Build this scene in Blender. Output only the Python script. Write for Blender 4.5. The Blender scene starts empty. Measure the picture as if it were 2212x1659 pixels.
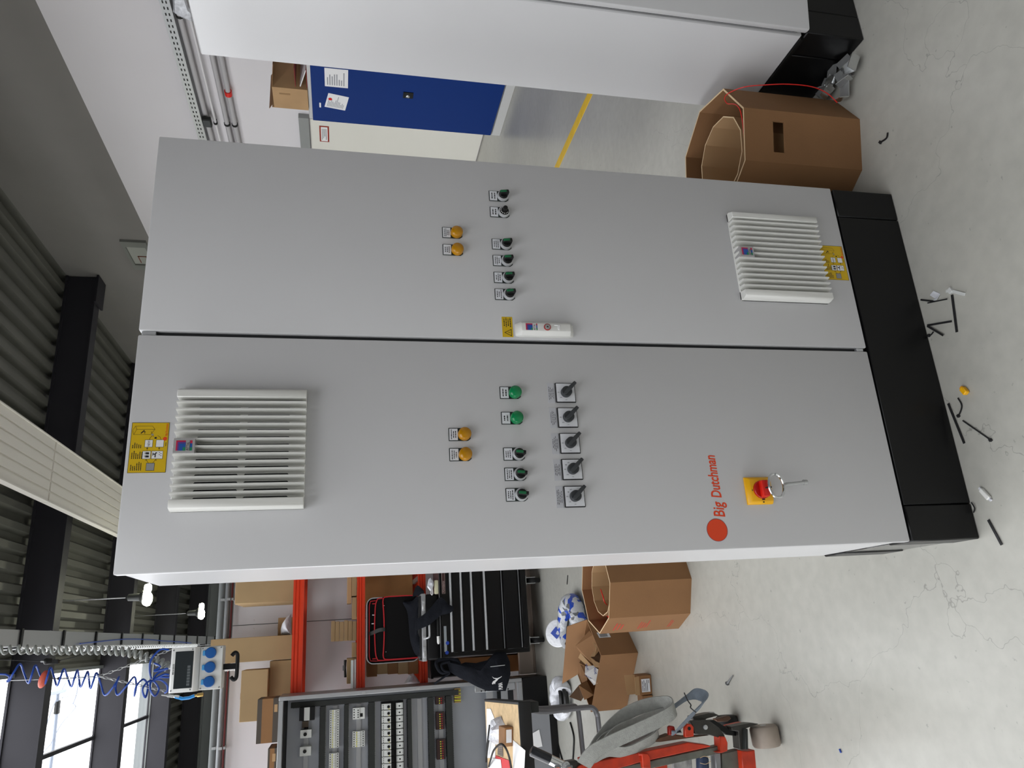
import bpy, bmesh, math, random
from mathutils import Vector as V, Matrix, noise
random.seed(7)
S = bpy.context.scene
COL = S.collection

# ------------------------------------------------------------------ camera
CAM = V((-0.1465183, -1.59118975, 1.5607169))
RGT = V((0.94721382, -0.32042972, 0.01052486))
DWN = V((-0.06083168, -0.21186115, -0.97540472))
FWD = V((0.31477847, 0.92327658, -0.22017009))
FPX = 1601.167
cd = bpy.data.cameras.new('camera'); cam = bpy.data.objects.new('camera', cd); COL.objects.link(cam)
cd.sensor_fit = 'HORIZONTAL'; cd.sensor_width = 36.0; cd.lens = 36.0 * FPX / 2212.0
cd.clip_start = 0.05; cd.clip_end = 500
m = Matrix((DWN, RGT, -FWD)).transposed().to_4x4(); m.translation = CAM      # the photo is turned on its side
cam.matrix_world = m
S.camera = cam

# ------------------------------------------------------------------ light
S.view_settings.view_transform = 'Standard'; S.view_settings.look = 'None'
S.view_settings.gamma = 1; S.view_settings.use_curve_mapping = False
S.view_settings.exposure = 2.38
w = bpy.data.worlds.new('sky'); S.world = w; w.use_nodes = True
bg = w.node_tree.nodes['Background']; bg.inputs[0].default_value = (1.0, 0.975, 0.985, 1); bg.inputs[1].default_value = 1.0

def portal(name, loc, rot, sx, sy):
    l = bpy.data.lights.new(name, 'AREA'); l.shape = 'RECTANGLE'; l.size = sx; l.size_y = sy
    l.cycles.is_portal = True
    o = bpy.data.objects.new(name, l); COL.objects.link(o); o.location = loc; o.rotation_euler = rot
portal('skylight_portal', (-2.6, 5.5, 6.0), (0, 0, 0), 4.7, 24)
portal('added_window_portal', (-9.3, 4, 2.9), (0, math.radians(-90), 0), 5.2, 18)  # sampling portal for the added, unseen left window

# ------------------------------------------------------------------ helpers
def W(px, py, ax, val):
    """world point seen at photograph pixel (px,py) on the plane ax=val"""
    d = RGT * ((829.5 - py) / FPX) + DWN * ((px - 1106) / FPX) + FWD
    i = 'XYZ'.index(ax)
    return CAM + d * ((val - CAM[i]) / d[i])
def Zm(x0, y0, s):
    return lambda a, b, ax, val: W(x0 + a / s, y0 + b / s, ax, val)
zb = Zm(460, 1220, 3.778); zc = Zm(880, 1220, 3.778); zd = Zm(1100, 1220, 3.568)
ze = Zm(1440, 0, 3.771); zs = Zm(0, 1340, 5.2); zt = Zm(1700, 560, 2.476); z0 = Zm(0, 1200, 3.568)
zk = Zm(1060, 1480, 9.217)

def lin(c):
    c = c / 255.0
    return c / 12.92 if c <= 0.04045 else ((c + 0.055) / 1.055) ** 2.4
MATS = {}
def mat(name, rgb=None, rough=0.5, metal=0.0, var=0.0, scale=8.0, bump=0.0, bscale=60.0, spec=0.5, emit=0.0):
    if name in MATS: return MATS[name]
    M = bpy.data.materials.new(name); M.use_nodes = True; MATS[name] = M
    nt = M.node_tree; p = nt.nodes['Principled BSDF']
    c = (lin(rgb[0]), lin(rgb[1]), lin(rgb[2]), 1)
    p.inputs['Base Color'].default_value = c; p.inputs['Roughness'].default_value = rough
    p.inputs['Metallic'].default_value = metal; p.inputs['Specular IOR Level'].default_value = spec
    if emit: p.inputs['Emission Color'].default_value = c; p.inputs['Emission Strength'].default_value = emit
    tc = nt.nodes.new('ShaderNodeTexCoord')
    if var:
        n = nt.nodes.new('ShaderNodeTexNoise'); n.inputs['Scale'].default_value = scale; n.inputs['Detail'].default_value = 5
        nt.links.new(tc.outputs['Object'], n.inputs['Vector'])
        r = nt.nodes.new('ShaderNodeMapRange'); r.inputs['From Min'].default_value = .3; r.inputs['From Max'].default_value = .7
        r.inputs['To Min'].default_value = 1 - var; r.inputs['To Max'].default_value = 1 + var
        nt.links.new(n.outputs['Fac'], r.inputs['Value'])
        mx = nt.nodes.new('ShaderNodeMix'); mx.data_type = 'RGBA'; mx.blend_type = 'MULTIPLY'; mx.inputs['Factor'].default_value = 1
        mx.inputs['A'].default_value = c; nt.links.new(r.outputs['Result'], mx.inputs['B'])
        nt.links.new(mx.outputs['Result'], p.inputs['Base Color'])
    if bump:
        n2 = nt.nodes.new('ShaderNodeTexNoise'); n2.inputs['Scale'].default_value = bscale; n2.inputs['Detail'].default_value = 3
        nt.links.new(tc.outputs['Object'], n2.inputs['Vector'])
        b = nt.nodes.new('ShaderNodeBump'); b.inputs['Strength'].default_value = bump; b.inputs['Distance'].default_value = .01
        nt.links.new(n2.outputs['Fac'], b.inputs['Height']); nt.links.new(b.outputs['Normal'], p.inputs['Normal'])
    return M

PAINT = mat('powder_coat_grey', (203, 203, 204), .3, bump=.03, bscale=900, var=.012, scale=3)
BLACK = mat('black_plinth', (13, 13, 14), .36, var=.15, scale=9, spec=.3)
WHITEP = mat('white_plastic', (226, 226, 222), .4)
GRILLE = mat('grille_plastic', (224, 224, 219), .5)
DARK = mat('dark_plastic', (15, 16, 16), .45, spec=.35)
KNOB = mat('knob_grey', (52, 55, 57), .5)
FILTER = mat('filter_fleece', (34, 37, 36), .9, var=.2, scale=60)
YEL = mat('sticker_yellow', (218, 180, 12), .45)
YLENS = mat('lens_yellow', (184, 128, 4), .22)
GLENS = mat('lens_green', (8, 128, 74), .2)
GKNOB = mat('green_insert', (16, 104, 62), .25)
SILVER = mat('satin_silver', (196, 198, 200), .32, metal=.35)
STEEL = mat('zinc_steel', (186, 188, 188), .33, metal=.6, var=.12, scale=20)
ALU = mat('aluminium', (176, 178, 180), .36, metal=.6)
LABEL = mat('label_white', (226, 228, 232), .5)
INK = mat('ink_black', (24, 24, 26), .6)
WHITE = mat('white_print', (236, 236, 236), .55)
RED = mat('signal_red', (214, 30, 20), .35)
LOGO = mat('logo_orange', (232, 70, 24), .45)
YBOX = mat('yellow_plastic', (240, 178, 8), .4)
MAG = mat('print_magenta', (190, 30, 70), .5); BLU = mat('print_blue', (30, 84, 165), .5); GRN = mat('print_green', (18, 128, 92), .5); PUR = mat('print_purple', (92, 60, 140), .5)
CARD = mat('cardboard', (138, 100, 64), .85, var=.07, scale=5, bump=.05, bscale=200)
CARDD = mat('cardboard_pale', (178, 144, 104), .85, var=.06, scale=5)
CARDE = mat('cardboard_edge', (214, 188, 150), .9)
CARDB = mat('cardboard_olive', (166, 140, 102), .85, var=.06, scale=4)
WOOD = mat('plywood', (190, 136, 82), .6, var=.12, scale=6)
OSB = mat('osb_board', (206, 178, 136), .8, var=.16, scale=28, bump=.25, bscale=50)
ORANGE = mat('rack_orange', (214, 56, 16), .42, var=.05, scale=6)
LIFTO = mat('lift_orange', (186, 50, 18), .45, var=.22, scale=24)
GREY = mat('grey_steel', (128, 130, 132), .4, metal=.3, var=.1, scale=10)
TUBEG = mat('tube_grey', (104, 104, 108), .4, metal=.2)
GALV = mat('galvanised_plate', (168, 172, 178), .34, metal=.55, var=.06, scale=4)
DUCT = mat('duct_grey', (44, 46, 44), .6, spec=.3, var=.08, scale=30)
WALLM = mat('wall_white', (214, 211, 213), .85, var=.015, scale=1.2)
WALLG = mat('wall_upper_grey', (126, 123, 119), .85, var=.03, scale=1.5)
PANELM = mat('partition_panel', (226, 224, 226), .7, var=.02, scale=3)
ROOFM = mat('roof_sheet', (96, 96, 89), .55, var=.06, scale=2)
BEAMM = mat('beam_anthracite', (44, 43, 48), .6, spec=.3, var=.05, scale=3)
CLAD = mat('cladding_grey', (120, 124, 124), .6)
BLUEP = mat('locker_blue', (2, 46, 116), .5, spec=.25, bump=.02, bscale=700)
LOCKG = mat('locker_grey', (200, 200, 198), .45)
DOORM = mat('door_cream', (222, 220, 210), .5, var=.01, scale=3)
CLOTH = mat('black_cloth', (24, 26, 32), .9, spec=.15, var=.15, scale=25, bump=.3, bscale=90)
PLASTW = mat('plastic_wrap', (216, 218, 224), .2, var=.25, scale=25, bump=.6, bscale=35)
HOSE = mat('air_hose_blue', (26, 70, 160), .3)
SKYB = mat('socket_blue', (6, 80, 150), .35)
RUBBER = mat('rubber_black', (12, 12, 12), .6, spec=.3)
SLING = mat('sling_grey', (150, 151, 146), .85, var=.1, scale=60, bump=.3, bscale=300)
PIPE = mat('conduit_grey', (176, 174, 175), .5)
CHROME = mat('chrome', (215, 217, 218), .18, metal=.95)
REDB = mat('binding_red', (178, 20, 30), .5)
WIRER = mat('wire_red', (214, 28, 22), .35)

class MB:
    def __init__(s): s.v = []; s.f = []; s.m = []; s.sm = []
    def add(s, vs, fs, mi=0, smooth=False):
        o = len(s.v); s.v += [V(p) for p in vs]
        for f in fs: s.f.append([o + i for i in f]); s.m.append(mi); s.sm.append(smooth)
        return s
    def box(s, x0, x1, y0, y1, z0, z1, m=0):
        return s.add([(x, y, z) for x in (x0, x1) for y in (y0, y1) for z in (z0, z1)],
                     [(0, 1, 3, 2), (4, 6, 7, 5), (0, 4, 5, 1), (2, 3, 7, 6), (0, 2, 6, 4), (1, 5, 7, 3)], m)
    def obox(s, c, d, ang=0, m=0, R=None):
        R = R or Matrix.Rotation(ang, 3, 'Z'); c = V(c)
        vs = [c + R @ V((x * d[0] / 2, y * d[1] / 2, z * d[2] / 2)) for x in (-1, 1) for y in (-1, 1) for z in (-1, 1)]
        return s.add(vs, [(0, 1, 3, 2), (4, 6, 7, 5), (0, 4, 5, 1), (2, 3, 7, 6), (0, 2, 6, 4), (1, 5, 7, 3)], m)
    def prism(s, poly, ax, a, b, m=0, smooth=False):
        def P(p, t): return {'x': (t, p[0], p[1]), 'y': (p[0], t, p[1]), 'z': (p[0], p[1], t)}[ax]
        n = len(poly)
        return s.add([P(p, a) for p in poly] + [P(p, b) for p in poly],
                     [tuple(range(n)), tuple(range(2 * n - 1, n - 1, -1))] + [(i, (i + 1) % n, n + (i + 1) % n, n + i) for i in range(n)], m, smooth)
    def slab(s, pts, th, m=0):
        """polygon in space given a thickness along its normal"""
        pts = [V(p) for p in pts]; n = (pts[1] - pts[0]).cross(pts[-1] - pts[0]).normalized() * th; k = len(pts)
        return s.add(pts + [p + n for p in pts], [tuple(range(k)), tuple(range(2 * k - 1, k - 1, -1))] + [(i, (i + 1) % k, k + (i + 1) % k, k + i) for i in range(k)], m)
    def tube(s, pts, r, n=8, m=0, cap=True):
        pts = [V(p) for p in pts]; k = len(pts); vs = []; fs = []; up = None
        for i, p in enumerate(pts):
            t = (pts[min(i + 1, k - 1)] - pts[max(i - 1, 0)]).normalized()
            if up is None: up = t.orthogonal().normalized()
            up = (up - t * up.dot(t));
            up = up.normalized() if up.length > 1e-6 else t.orthogonal().normalized()
            b = t.cross(up); rr = r[i] if isinstance(r, (list, tuple)) else r
            vs += [p + (up * math.cos(2 * math.pi * j / n) + b * math.sin(2 * math.pi * j / n)) * rr for j in range(n)]
        for i in range(k - 1):
            for j in range(n): fs.append((i * n + j, i * n + (j + 1) % n, (i + 1) * n + (j + 1) % n, (i + 1) * n + j))
        if cap: fs.append(tuple(range(n - 1, -1, -1))); fs.append(tuple(range((k - 1) * n, k * n)))
        return s.add(vs, fs, m, True)
    def lathe(s, prof, o, ax=(0, 0, 1), n=20, m=0):
        ax = V(ax).normalized(); u = ax.orthogonal().normalized(); w_ = ax.cross(u); o = V(o); vs = []; fs = []; k = len(prof)
        for r, h in prof: vs += [o + ax * h + (u * math.cos(2 * math.pi * j / n) + w_ * math.sin(2 * math.pi * j / n)) * max(r, 1e-5) for j in range(n)]
        for i in range(k - 1):
            for j in range(n): fs.append((i * n + j, i * n + (j + 1) % n, (i + 1) * n + (j + 1) % n, (i + 1) * n + j))
        fs.append(tuple(range(n - 1, -1, -1))); fs.append(tuple(range((k - 1) * n, k * n)))
        return s.add(vs, fs, m, True)
    def ribbon(s, pts, wd, w_, t, m=0):
        pts = [V(p) for p in pts]; k = len(pts); vs = []; fs = []
        for i, p in enumerate(pts):
            tg = (pts[min(i + 1, k - 1)] - pts[max(i - 1, 0)]).normalized()
            d = V(wd[i] if isinstance(wd, list) else wd); d = (d - tg * d.dot(tg)).normalized(); nn = tg.cross(d).normalized()
            ww = w_[i] if isinstance(w_, list) else w_
            vs += [p + d * ww / 2 + nn * t / 2, p - d * ww / 2 + nn * t / 2, p - d * ww / 2 - nn * t / 2, p + d * ww / 2 - nn * t / 2]
        for i in range(k - 1):
            for j in range(4): fs.append((i * 4 + j, i * 4 + (j + 1) % 4, (i + 1) * 4 + (j + 1) % 4, (i + 1) * 4 + j))
        fs += [(3, 2, 1, 0), tuple(range(4 * k - 4, 4 * k))]
        return s.add(vs, fs, m, True)
    def puff(s, outline, nrm, th, rings=5, m=0, amp=.0, fr=18, back=.3):
        """cushion over a star shaped outline"""
        pts = [V(p) for p in outline]; n = len(pts); c = sum(pts, V()) / n; nrm = V(nrm).normalized(); vs = []; fs = []
        for sgn, tt in ((1, th), (-1, th * back)):
            base = len(vs)
            for k in range(rings):
                q = 1 - k / rings
                for p in pts:
                    P = c + (p - c) * q; h = tt * math.sqrt(max(0, 1 - q ** 2.2))
                    P = P + nrm * sgn * h
                    if amp: P = P + nrm * amp * (noise.noise(P * fr)) * (1 if k else .3)
                    vs.append(P)
            vs.append(c + nrm * sgn * tt)
            for k in range(rings - 1):
                for j in range(n): fs.append((base + k * n + j, base + k * n + (j + 1) % n, base + (k + 1) * n + (j + 1) % n, base + (k + 1) * n + j))
            for j in range(n): fs.append((base + (rings - 1) * n + j, base + (rings - 1) * n + (j + 1) % n, base + rings * n))
        return s.add(vs, fs, m, True)
    def text(s, body, size, o, ux=(1, 0, 0), uy=(0, 0, 1), m=0, align='LEFT', sx=1.0, shear=0.0, fat=0.0):
        cu = bpy.data.curves.new('text', 'FONT'); cu.body = body; cu.size = size; cu.align_x = align; cu.resolution_u = 3; cu.shear = shear; cu.offset = fat * size
        ob = bpy.data.objects.new('text', cu); me = ob.to_mesh(); o = V(o); ux = V(ux) * sx; uy = V(uy)
        s.add([o + ux * q.co.x + uy * q.co.y for q in me.vertices], [tuple(p.vertices) for p in me.polygons], m)
        ob.to_mesh_clear(); bpy.data.objects.remove(ob); bpy.data.curves.remove(cu)
        return s
    def lines(s, x0, x1, z0, z1, y, n, m=0, seed=1, th=.4):
        """rows of print too small to read"""
        rnd = random.Random(seed); dz = (z1 - z0) / n
        for i in range(n):
            zc_ = z1 - dz * (i + .5); L = (x1 - x0) * rnd.uniform(.55, .98); xx = x0 + ((x1 - x0) - L) / 2; e = xx + L
            while xx < e:
                ww = min(rnd.uniform(.08, .25) * (x1 - x0), e - xx); s.add([(xx, y, zc_ - dz * th / 2), (xx + ww, y, zc_ - dz * th / 2), (xx + ww, y, zc_ + dz * th / 2), (xx, y, zc_ + dz * th / 2)], [(0, 1, 2, 3)], m); xx += ww + (x1 - x0) * .04
        return s
    def build(s, name, mats, parent=None, at=None, local=False, bevel=0.0, seg=1, shade=True, rec=True, kind=None):
        if not isinstance(mats, (list, tuple)): mats = [mats]
        off = V(OFF.get(parent.name, (0, 0, 0))) if parent else V()
        if local or at is not None: sub = V()
        else: sub = off
        me = bpy.data.meshes.new(name); me.from_pydata([tuple(p - sub) for p in s.v], [], s.f)
        for a in mats: me.materials.append(a)
        me.polygons.foreach_set('material_index', s.m)
        if rec or bevel:
            bm = bmesh.new(); bm.from_mesh(me)
            if rec: bmesh.ops.recalc_face_normals(bm, faces=bm.faces)
            if bevel:
                es = [e for e in bm.edges if len(e.link_faces) == 2 and e.calc_face_angle(0) > .6]
                bmesh.ops.bevel(bm, geom=es, offset=bevel, segments=seg, profile=.5, affect='EDGES', clamp_overlap=True)
            bm.to_mesh(me); bm.free()
        if shade and (any(s.sm) or bevel):
            me.polygons.foreach_set('use_smooth', [True] * len(me.polygons)); me.set_sharp_from_angle(angle=math.radians(38))
        o = bpy.data.objects.new(name, me); COL.objects.link(o)
        if parent: o.parent = parent
        if at is not None: o.location = V(at) - off
        OFF[o.name] = tuple(V(at)) if at is not None else tuple(off)
        if local: OFF[o.name] = (0, 0, 0)
        if kind: o['kind'] = kind
        return o
OFF = {}
def thing(name, label, cat, loc=(0, 0, 0), rz=0.0, group=None):
    o = bpy.data.objects.new(name, None); COL.objects.link(o); o.location = loc; o.rotation_euler = (0, 0, rz); o.empty_display_size = .05
    OFF[o.name] = tuple(loc) if not rz else (0, 0, 0)
    return tag(o, label, cat, group)
def tag(o, label, cat, group=None):
    o['label'] = label; o['category'] = cat
    if group: o['group'] = group
    return o
def struct(name, mb, mats, parent=None, **k):
    o = mb.build(name, mats, parent, **k)
    if not parent: o['kind'] = 'structure'
    return o
def copy_tree(o, parent, loc=None, mats=None):
    c = o.copy(); COL.objects.link(c); c.parent = parent
    if loc is not None: c.location = V(loc) - V(OFF.get(parent.name, (0, 0, 0)) if parent else (0, 0, 0))
    for ch in list(o.children): copy_tree(ch, c)
    return c
def spline(pts, n=6):
    pts = [V(p) for p in pts]; out = []
    for i in range(len(pts) - 1):
        a = pts[max(i - 1, 0)]; b = pts[i]; c = pts[i + 1]; d = pts[min(i + 2, len(pts) - 1)]
        for k in range(n):
            t = k / n; out.append(.5 * ((2 * b) + (c - a) * t + (2 * a - 5 * b + 4 * c - d) * t * t + (3 * b - 3 * c + d - a) * t ** 3))
    out.append(pts[-1]); return out

# ------------------------------------------------------------------ setting
FM = bpy.data.materials.new('polished_concrete'); FM.use_nodes = True
def floor_mat():
    nt = FM.node_tree; p = nt.nodes['Principled BSDF']; L = nt.links.new; N = nt.nodes.new
    tc = N('ShaderNodeTexCoord')
    n1 = N('ShaderNodeTexNoise'); n1.inputs['Scale'].default_value = 1.1; n1.inputs['Detail'].default_value = 6; L(tc.outputs['Object'], n1.inputs['Vector'])
    n2 = N('ShaderNodeTexNoise'); n2.inputs['Scale'].default_value = 22; n2.inputs['Detail'].default_value = 6; L(tc.outputs['Object'], n2.inputs['Vector'])
    r = N('ShaderNodeValToRGB'); r.color_ramp.elements[0].position = .3; r.color_ramp.elements[1].position = .72
    r.color_ramp.elements[0].color = (lin(166), lin(165), lin(157), 1); r.color_ramp.elements[1].color = (lin(187), lin(186), lin(178), 1)
    L(n1.outputs['Fac'], r.inputs['Fac'])
    r2 = N('ShaderNodeMapRange'); r2.inputs['From Min'].default_value = .3; r2.inputs['From Max'].default_value = .7; r2.inputs['To Min'].default_value = .94; r2.inputs['To Max'].default_value = 1.05
    L(n2.outputs['Fac'], r2.inputs['Value'])
    mx = N('ShaderNodeMix'); mx.data_type = 'RGBA'; mx.blend_type = 'MULTIPLY'; mx.inputs['Factor'].default_value = 1
    L(r.outputs['Color'], mx.inputs['A']); L(r2.outputs['Result'], mx.inputs['B'])
    # hairline cracks
    nd = N('ShaderNodeTexNoise'); nd.inputs['Scale'].default_value = 3; nd.inputs['Detail'].default_value = 5; L(tc.outputs['Object'], nd.inputs['Vector'])
    vm = N('ShaderNodeVectorMath'); vm.operation = 'MULTIPLY_ADD'; vm.inputs[1].default_value = (.5, .5, .5); L(nd.outputs['Color'], vm.inputs[0]); L(tc.outputs['Object'], vm.inputs[2])
    vo = N('ShaderNodeTexVoronoi'); vo.feature = 'DISTANCE_TO_EDGE'; vo.inputs['Scale'].default_value = 1.3; L(vm.outputs[0], vo.inputs['Vector'])
    cr = N('ShaderNodeMapRange'); cr.inputs['From Min'].default_value = .0; cr.inputs['From Max'].default_value = .0016; cr.inputs['To Min'].default_value = .62; cr.inputs['To Max'].default_value = 1
    L(vo.outputs['Distance'], cr.inputs['Value'])
    # small dirt specks
    n3 = N('ShaderNodeTexNoise'); n3.inputs['Scale'].default_value = 55; n3.inputs['Detail'].default_value = 2; L(tc.outputs['Object'], n3.inputs['Vector'])
    sp = N('ShaderNodeMapRange'); sp.inputs['From Min'].default_value = .24; sp.inputs['From Max'].default_value = .3; sp.inputs['To Min'].default_value = .72; sp.inputs['To Max'].default_value = 1
    L(n3.outputs['Fac'], sp.inputs['Value'])
    mm = N('ShaderNodeMath'); mm.operation = 'MULTIPLY'; L(cr.outputs['Result'], mm.inputs[0]); L(sp.outputs['Result'], mm.inputs[1])
    m2 = N('ShaderNodeMix'); m2.data_type = 'RGBA'; m2.blend_type = 'MULTIPLY'; m2.inputs['Factor'].default_value = 1
    L(mx.outputs['Result'], m2.inputs['A']); L(mm.outputs[0], m2.inputs['B'])
    L(m2.outputs['Result'], p.inputs['Base Color']); p.inputs['Roughness'].default_value = .3
floor_mat()
struct('floor', MB().box(-40, 9, -40, 24, -.15, 0), FM)
# roof of trapezoid sheet with the skylight strip left open
SX0, SX1, SY0, SY1 = -4.85, -0.32, -6.4, 17.45
RZ = 5.72
def sheet(x0, x1, y0, y1):
    mb = MB(); p = .26; prof = []; x = x0
    while x < x1 - 1e-6:
        for dx, dz in ((0, 0), (.09, 0), (.13, .09), (.22, .09)):
            if x + dx < x1: prof.append((x + dx, RZ + dz))
        x += p
    prof.append((x1, RZ)); k = len(prof)
    mb.add([(a, y0, b) for a, b in prof] + [(a, y1, b) for a, b in prof], [(i, i + 1, k + i + 1, k + i) for i in range(k - 1)])
    return mb
ceil = sheet(SX1, 5.4, -12, 22); q = sheet(-12, SX0, -12, 22); ceil.add(q.v, q.f)
q = sheet(SX0, SX1, SY1, 22); ceil.add(q.v, q.f); q = sheet(SX0, SX1, -12, SY0); ceil.add(q.v, q.f)
ceil.box(-12, SX0, -12, 22, 5.84, 5.9); ceil.box(SX1, 5.6, -12, 22, 5.84, 5.9); ceil.box(SX0, SX1, SY1, 22, 5.84, 5.9); ceil.box(SX0, SX1, -12, SY0, 5.84, 5.9)
struct('ceiling', ceil, ROOFM, rec=False)
# roof beams (rolled sections running across the hall)
for i, y in enumerate((9.78, 13.62, 17.45, 21.4, 5.93, 2.08, -1.77, -5.6)):
    mb = MB(); mb.box(-12, 5.39, y, y + .03, 5.3, 5.72); mb.box(-12, 5.39, y - .03, y + .2, 5.28, 5.3); mb.box(-12, 5.39, y - .03, y + .2, 5.69, 5.72)
    if i < 4: mb.box(4.95, 5.39, y - .09, y + .26, 5.245, 5.275)
    struct('trim_%d' % (i + 1), mb, BEAMM)
# skylight: glass panes between glazing bars
GL = bpy.data.materials.new('roof_glass'); GL.use_nodes = True
nt = GL.node_tree; nt.nodes.remove(nt.nodes['Principled BSDF']); tr = nt.nodes.new('ShaderNodeBsdfTransparent'); tr.inputs[0].default_value = (.93, .95, .96, 1)
gg = nt.nodes.new('ShaderNodeBsdfGlossy'); gg.inputs['Roughness'].default_value = .05; mxs = nt.nodes.new('ShaderNodeMixShader'); mxs.inputs[0].default_value = .05
nt.links.new(tr.outputs[0], mxs.inputs[1]); nt.links.new(gg.outputs[0], mxs.inputs[2]); nt.links.new(mxs.outputs[0], nt.nodes['Material Output'].inputs[0])
win = struct('window_1', MB().box(SX1 - .02, SX1 + .03, SY0, SY1, 5.66, 5.9).box(SX0 - .03, SX0 + .02, SY0, SY1, 5.66, 5.9).box(SX0, SX1, SY0 - .03, SY0 + .02, 5.66, 5.9).box(SX0, SX1, SY1 - .02, SY1 + .03, 5.66, 5.9), CLAD)
ys = [SY0, -5.5, -1.67, 2.18, 6.03, 9.88, 13.72, SY1]
for k in range(4):
    xa = SX1 - k * 1.1325
    if k: MB().box(xa - .03, xa + .03, SY0 + .03, SY1 - .03, 5.68, 5.74).build('glazing_bar', BEAMM, win)
    for a, b in zip(ys[:-1], ys[1:]): MB().box(xa - 1.10, xa - .035, a + .03, b - .03, 5.75, 5.756).build('pane', GL, win)
# right wall: white below, grey above
wl = MB().box(5.4, 5.55, -12, 22, 0, 4.27)
struct('wall_right', wl, WALLM)
struct('wall_right_upper', MB().box(5.4, 5.55, -12, 22, 4.27, 5.84), WALLG)
struct('wall_left', MB().box(-9.15, -9, -12, 22, 0, .35).box(-9.15, -9, -12, 22, 5.4, 5.84).box(-9.15, -9, -12, -5, .35, 5.4).box(-9.15, -9, 13, 22, .35, 5.4), WALLM)
w3 = struct('added_light_window', MB().box(-9.1, -9.04, -5, 13, .35, .41).box(-9.1, -9.04, -5, 13, 5.34, 5.4), CLAD)  # unseen window, added in the left wall to bring light from the left
for k in range(10): MB().box(-9.1, -9.04, -5.03 + 2 * k, -4.97 + 2 * k, .41, 5.34).build('mullion', CLAD, w3)
for k in range(9): MB().box(-9.072, -9.066, -4.97 + 2 * k, -3.03 + 2 * k, .41, 5.34).build('pane', GL, w3)
struct('wall_front', MB().box(-9.15, 5.55, -12.15, -12, 0, 5.84), WALLM)
struct('wall_far', MB().box(-12, 5.55, 22, 22.2, 0, 5.9), CLAD)
for k, (za, zb_) in enumerate(((4.95, 5.02), (5.28, 5.33))): struct('trim_%d' % (10 + k), MB().box(-12, 5.39, 21.9, 22, za, zb_), CLAD)
# partition of boards behind the rack
wb = struct('wall_back', MB().box(-4.5, 2.2, 5.42, 5.5, 0, 2.47), CLAD)
xs = [-4.5, -3.565, -2.365, -1.165, .035, 1.235, 2.2]
for a, b in zip(xs[:-1], xs[1:]):
    mb = MB().box(a + .003, b - .003, 5.4, 5.42, .005, 2.47)
    for xx in (a + .035, b - .035):
        for zz_ in (.3, .95, 1.86, 2.3): mb.lathe([(.008, 0), (.006, .003)], (xx, 5.4, zz_), (0, -1, 0), 8)
    mb.build('panel', PANELM, wb)
# door in the right wall and hatch above it
dr = struct('door_1', MB().box(5.375, 5.4, 5.55, 6.5, .012, 1.97), DOORM)
MB().box(5.34, 5.4, 5.5, 6.56, 1.98, 2.09).build('door_frame', mat('frame_grey', (140, 142, 140), .5), dr)
sg = MB().box(5.37, 5.376, 5.65, 5.93, 1.765, 1.872, 0); sg.box(5.368, 5.371, 5.665, 5.915, 1.782, 1.855, 1)
for i in range(4):
    zz_ = 1.838 - i * .014; sg.add([(5.3675, 5.69, zz_), (5.3675, 5.69 + .2 - (i % 3) * .03, zz_), (5.3675, 5.69 + .2 - (i % 3) * .03, zz_ + .005), (5.3675, 5.69, zz_ + .005)], [(0, 1, 2, 3)], 2)
sg.build('door_sign', [mat('sign_red', (150, 52, 34), .5), WHITE, INK], dr)
h = struct('window_2', MB().box(5.36, 5.4, 8.55, 8.7, 4.33, 4.67).box(5.36, 5.4, 9.25, 9.4, 4.33, 4.67).box(5.36, 5.4, 8.7, 9.25, 4.33, 4.37).box(5.36, 5.4, 8.7, 9.25, 4.63, 4.67), mat('hatch_grey', (120, 122, 116), .6))
MB().box(5.385, 5.4, 8.7, 9.25, 4.37, 4.63).build('hatch_panel', mat('hatch_panel', (158, 160, 152), .6), h)
MB().box(5.375, 5.386, 9.0, 9.2, 4.42, 4.43).box(5.375, 5.386, 9.0, 9.2, 4.53, 4.54).box(5.375, 5.386, 9.0, 9.01, 4.42, 4.54).build('hatch_handle', mat('hatch_red', (120, 60, 40), .5), h)

# ------------------------------------------------------------------ hall services
t = thing('radiant_heating_panel', 'long pale ribbed radiant heating panel hung below the roof beams', 'heater', (2.02, 4, 5.0))
for a, b in zip((-4, -.2, 4, 8.25, 12.4), (-.2, 4, 8.25, 12.4, 20.5)):
    mb = MB().box(1.65, 2.4, a, b - .01, 5.03, 5.07)
    for i in range(6): mb.box(1.665 + i * .125, 1.665 + i * .125 + .1, a + .02, b - .03, 5.015, 5.03)
    mb.box(1.645, 1.66, a, b - .01, 5.0, 5.09).box(2.39, 2.405, a, b - .01, 5.0, 5.09)
    mb.build('panel', mat('heater_white', (226, 222, 214), .6), t)
for y in (2.1, 6, 9.85, 13.7, 17.5):
    for x in (1.75, 2.3): MB().tube([(x, y, 5.07), (x, y, 5.28)], .006, 6).build('hanger', STEEL, t)

t = thing('cable_tray', 'galvanised cable tray with cross straps running overhead above the blue socket box', 'cable tray', (0.03, 5, 4.0))
MB().box(-.035, -.03, 1.5, 19, 4.0, 4.07).box(.085, .09, 1.5, 19, 4.0, 4.07).box(-.03, .085, 1.5, 19, 4.0, 4.004).build('channel', ALU, t)
for k in range(16):
    MB().box(-.045, .1, 4.2 + k * .95, 4.24 + k * .95, 3.985, 3.999).box(-.045, -.036, 4.2 + k * .95, 4.24 + k * .95, 3.999, 4.1).build('strap', DARK, t)
for y in (2.18, 6.03, 9.88, 13.72, 17.5):
    for x in (-.04, .095): MB().tube([(x, y, 4.07), (x, y, 5.28)], .005, 6).build('hanger', STEEL, t)

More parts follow.
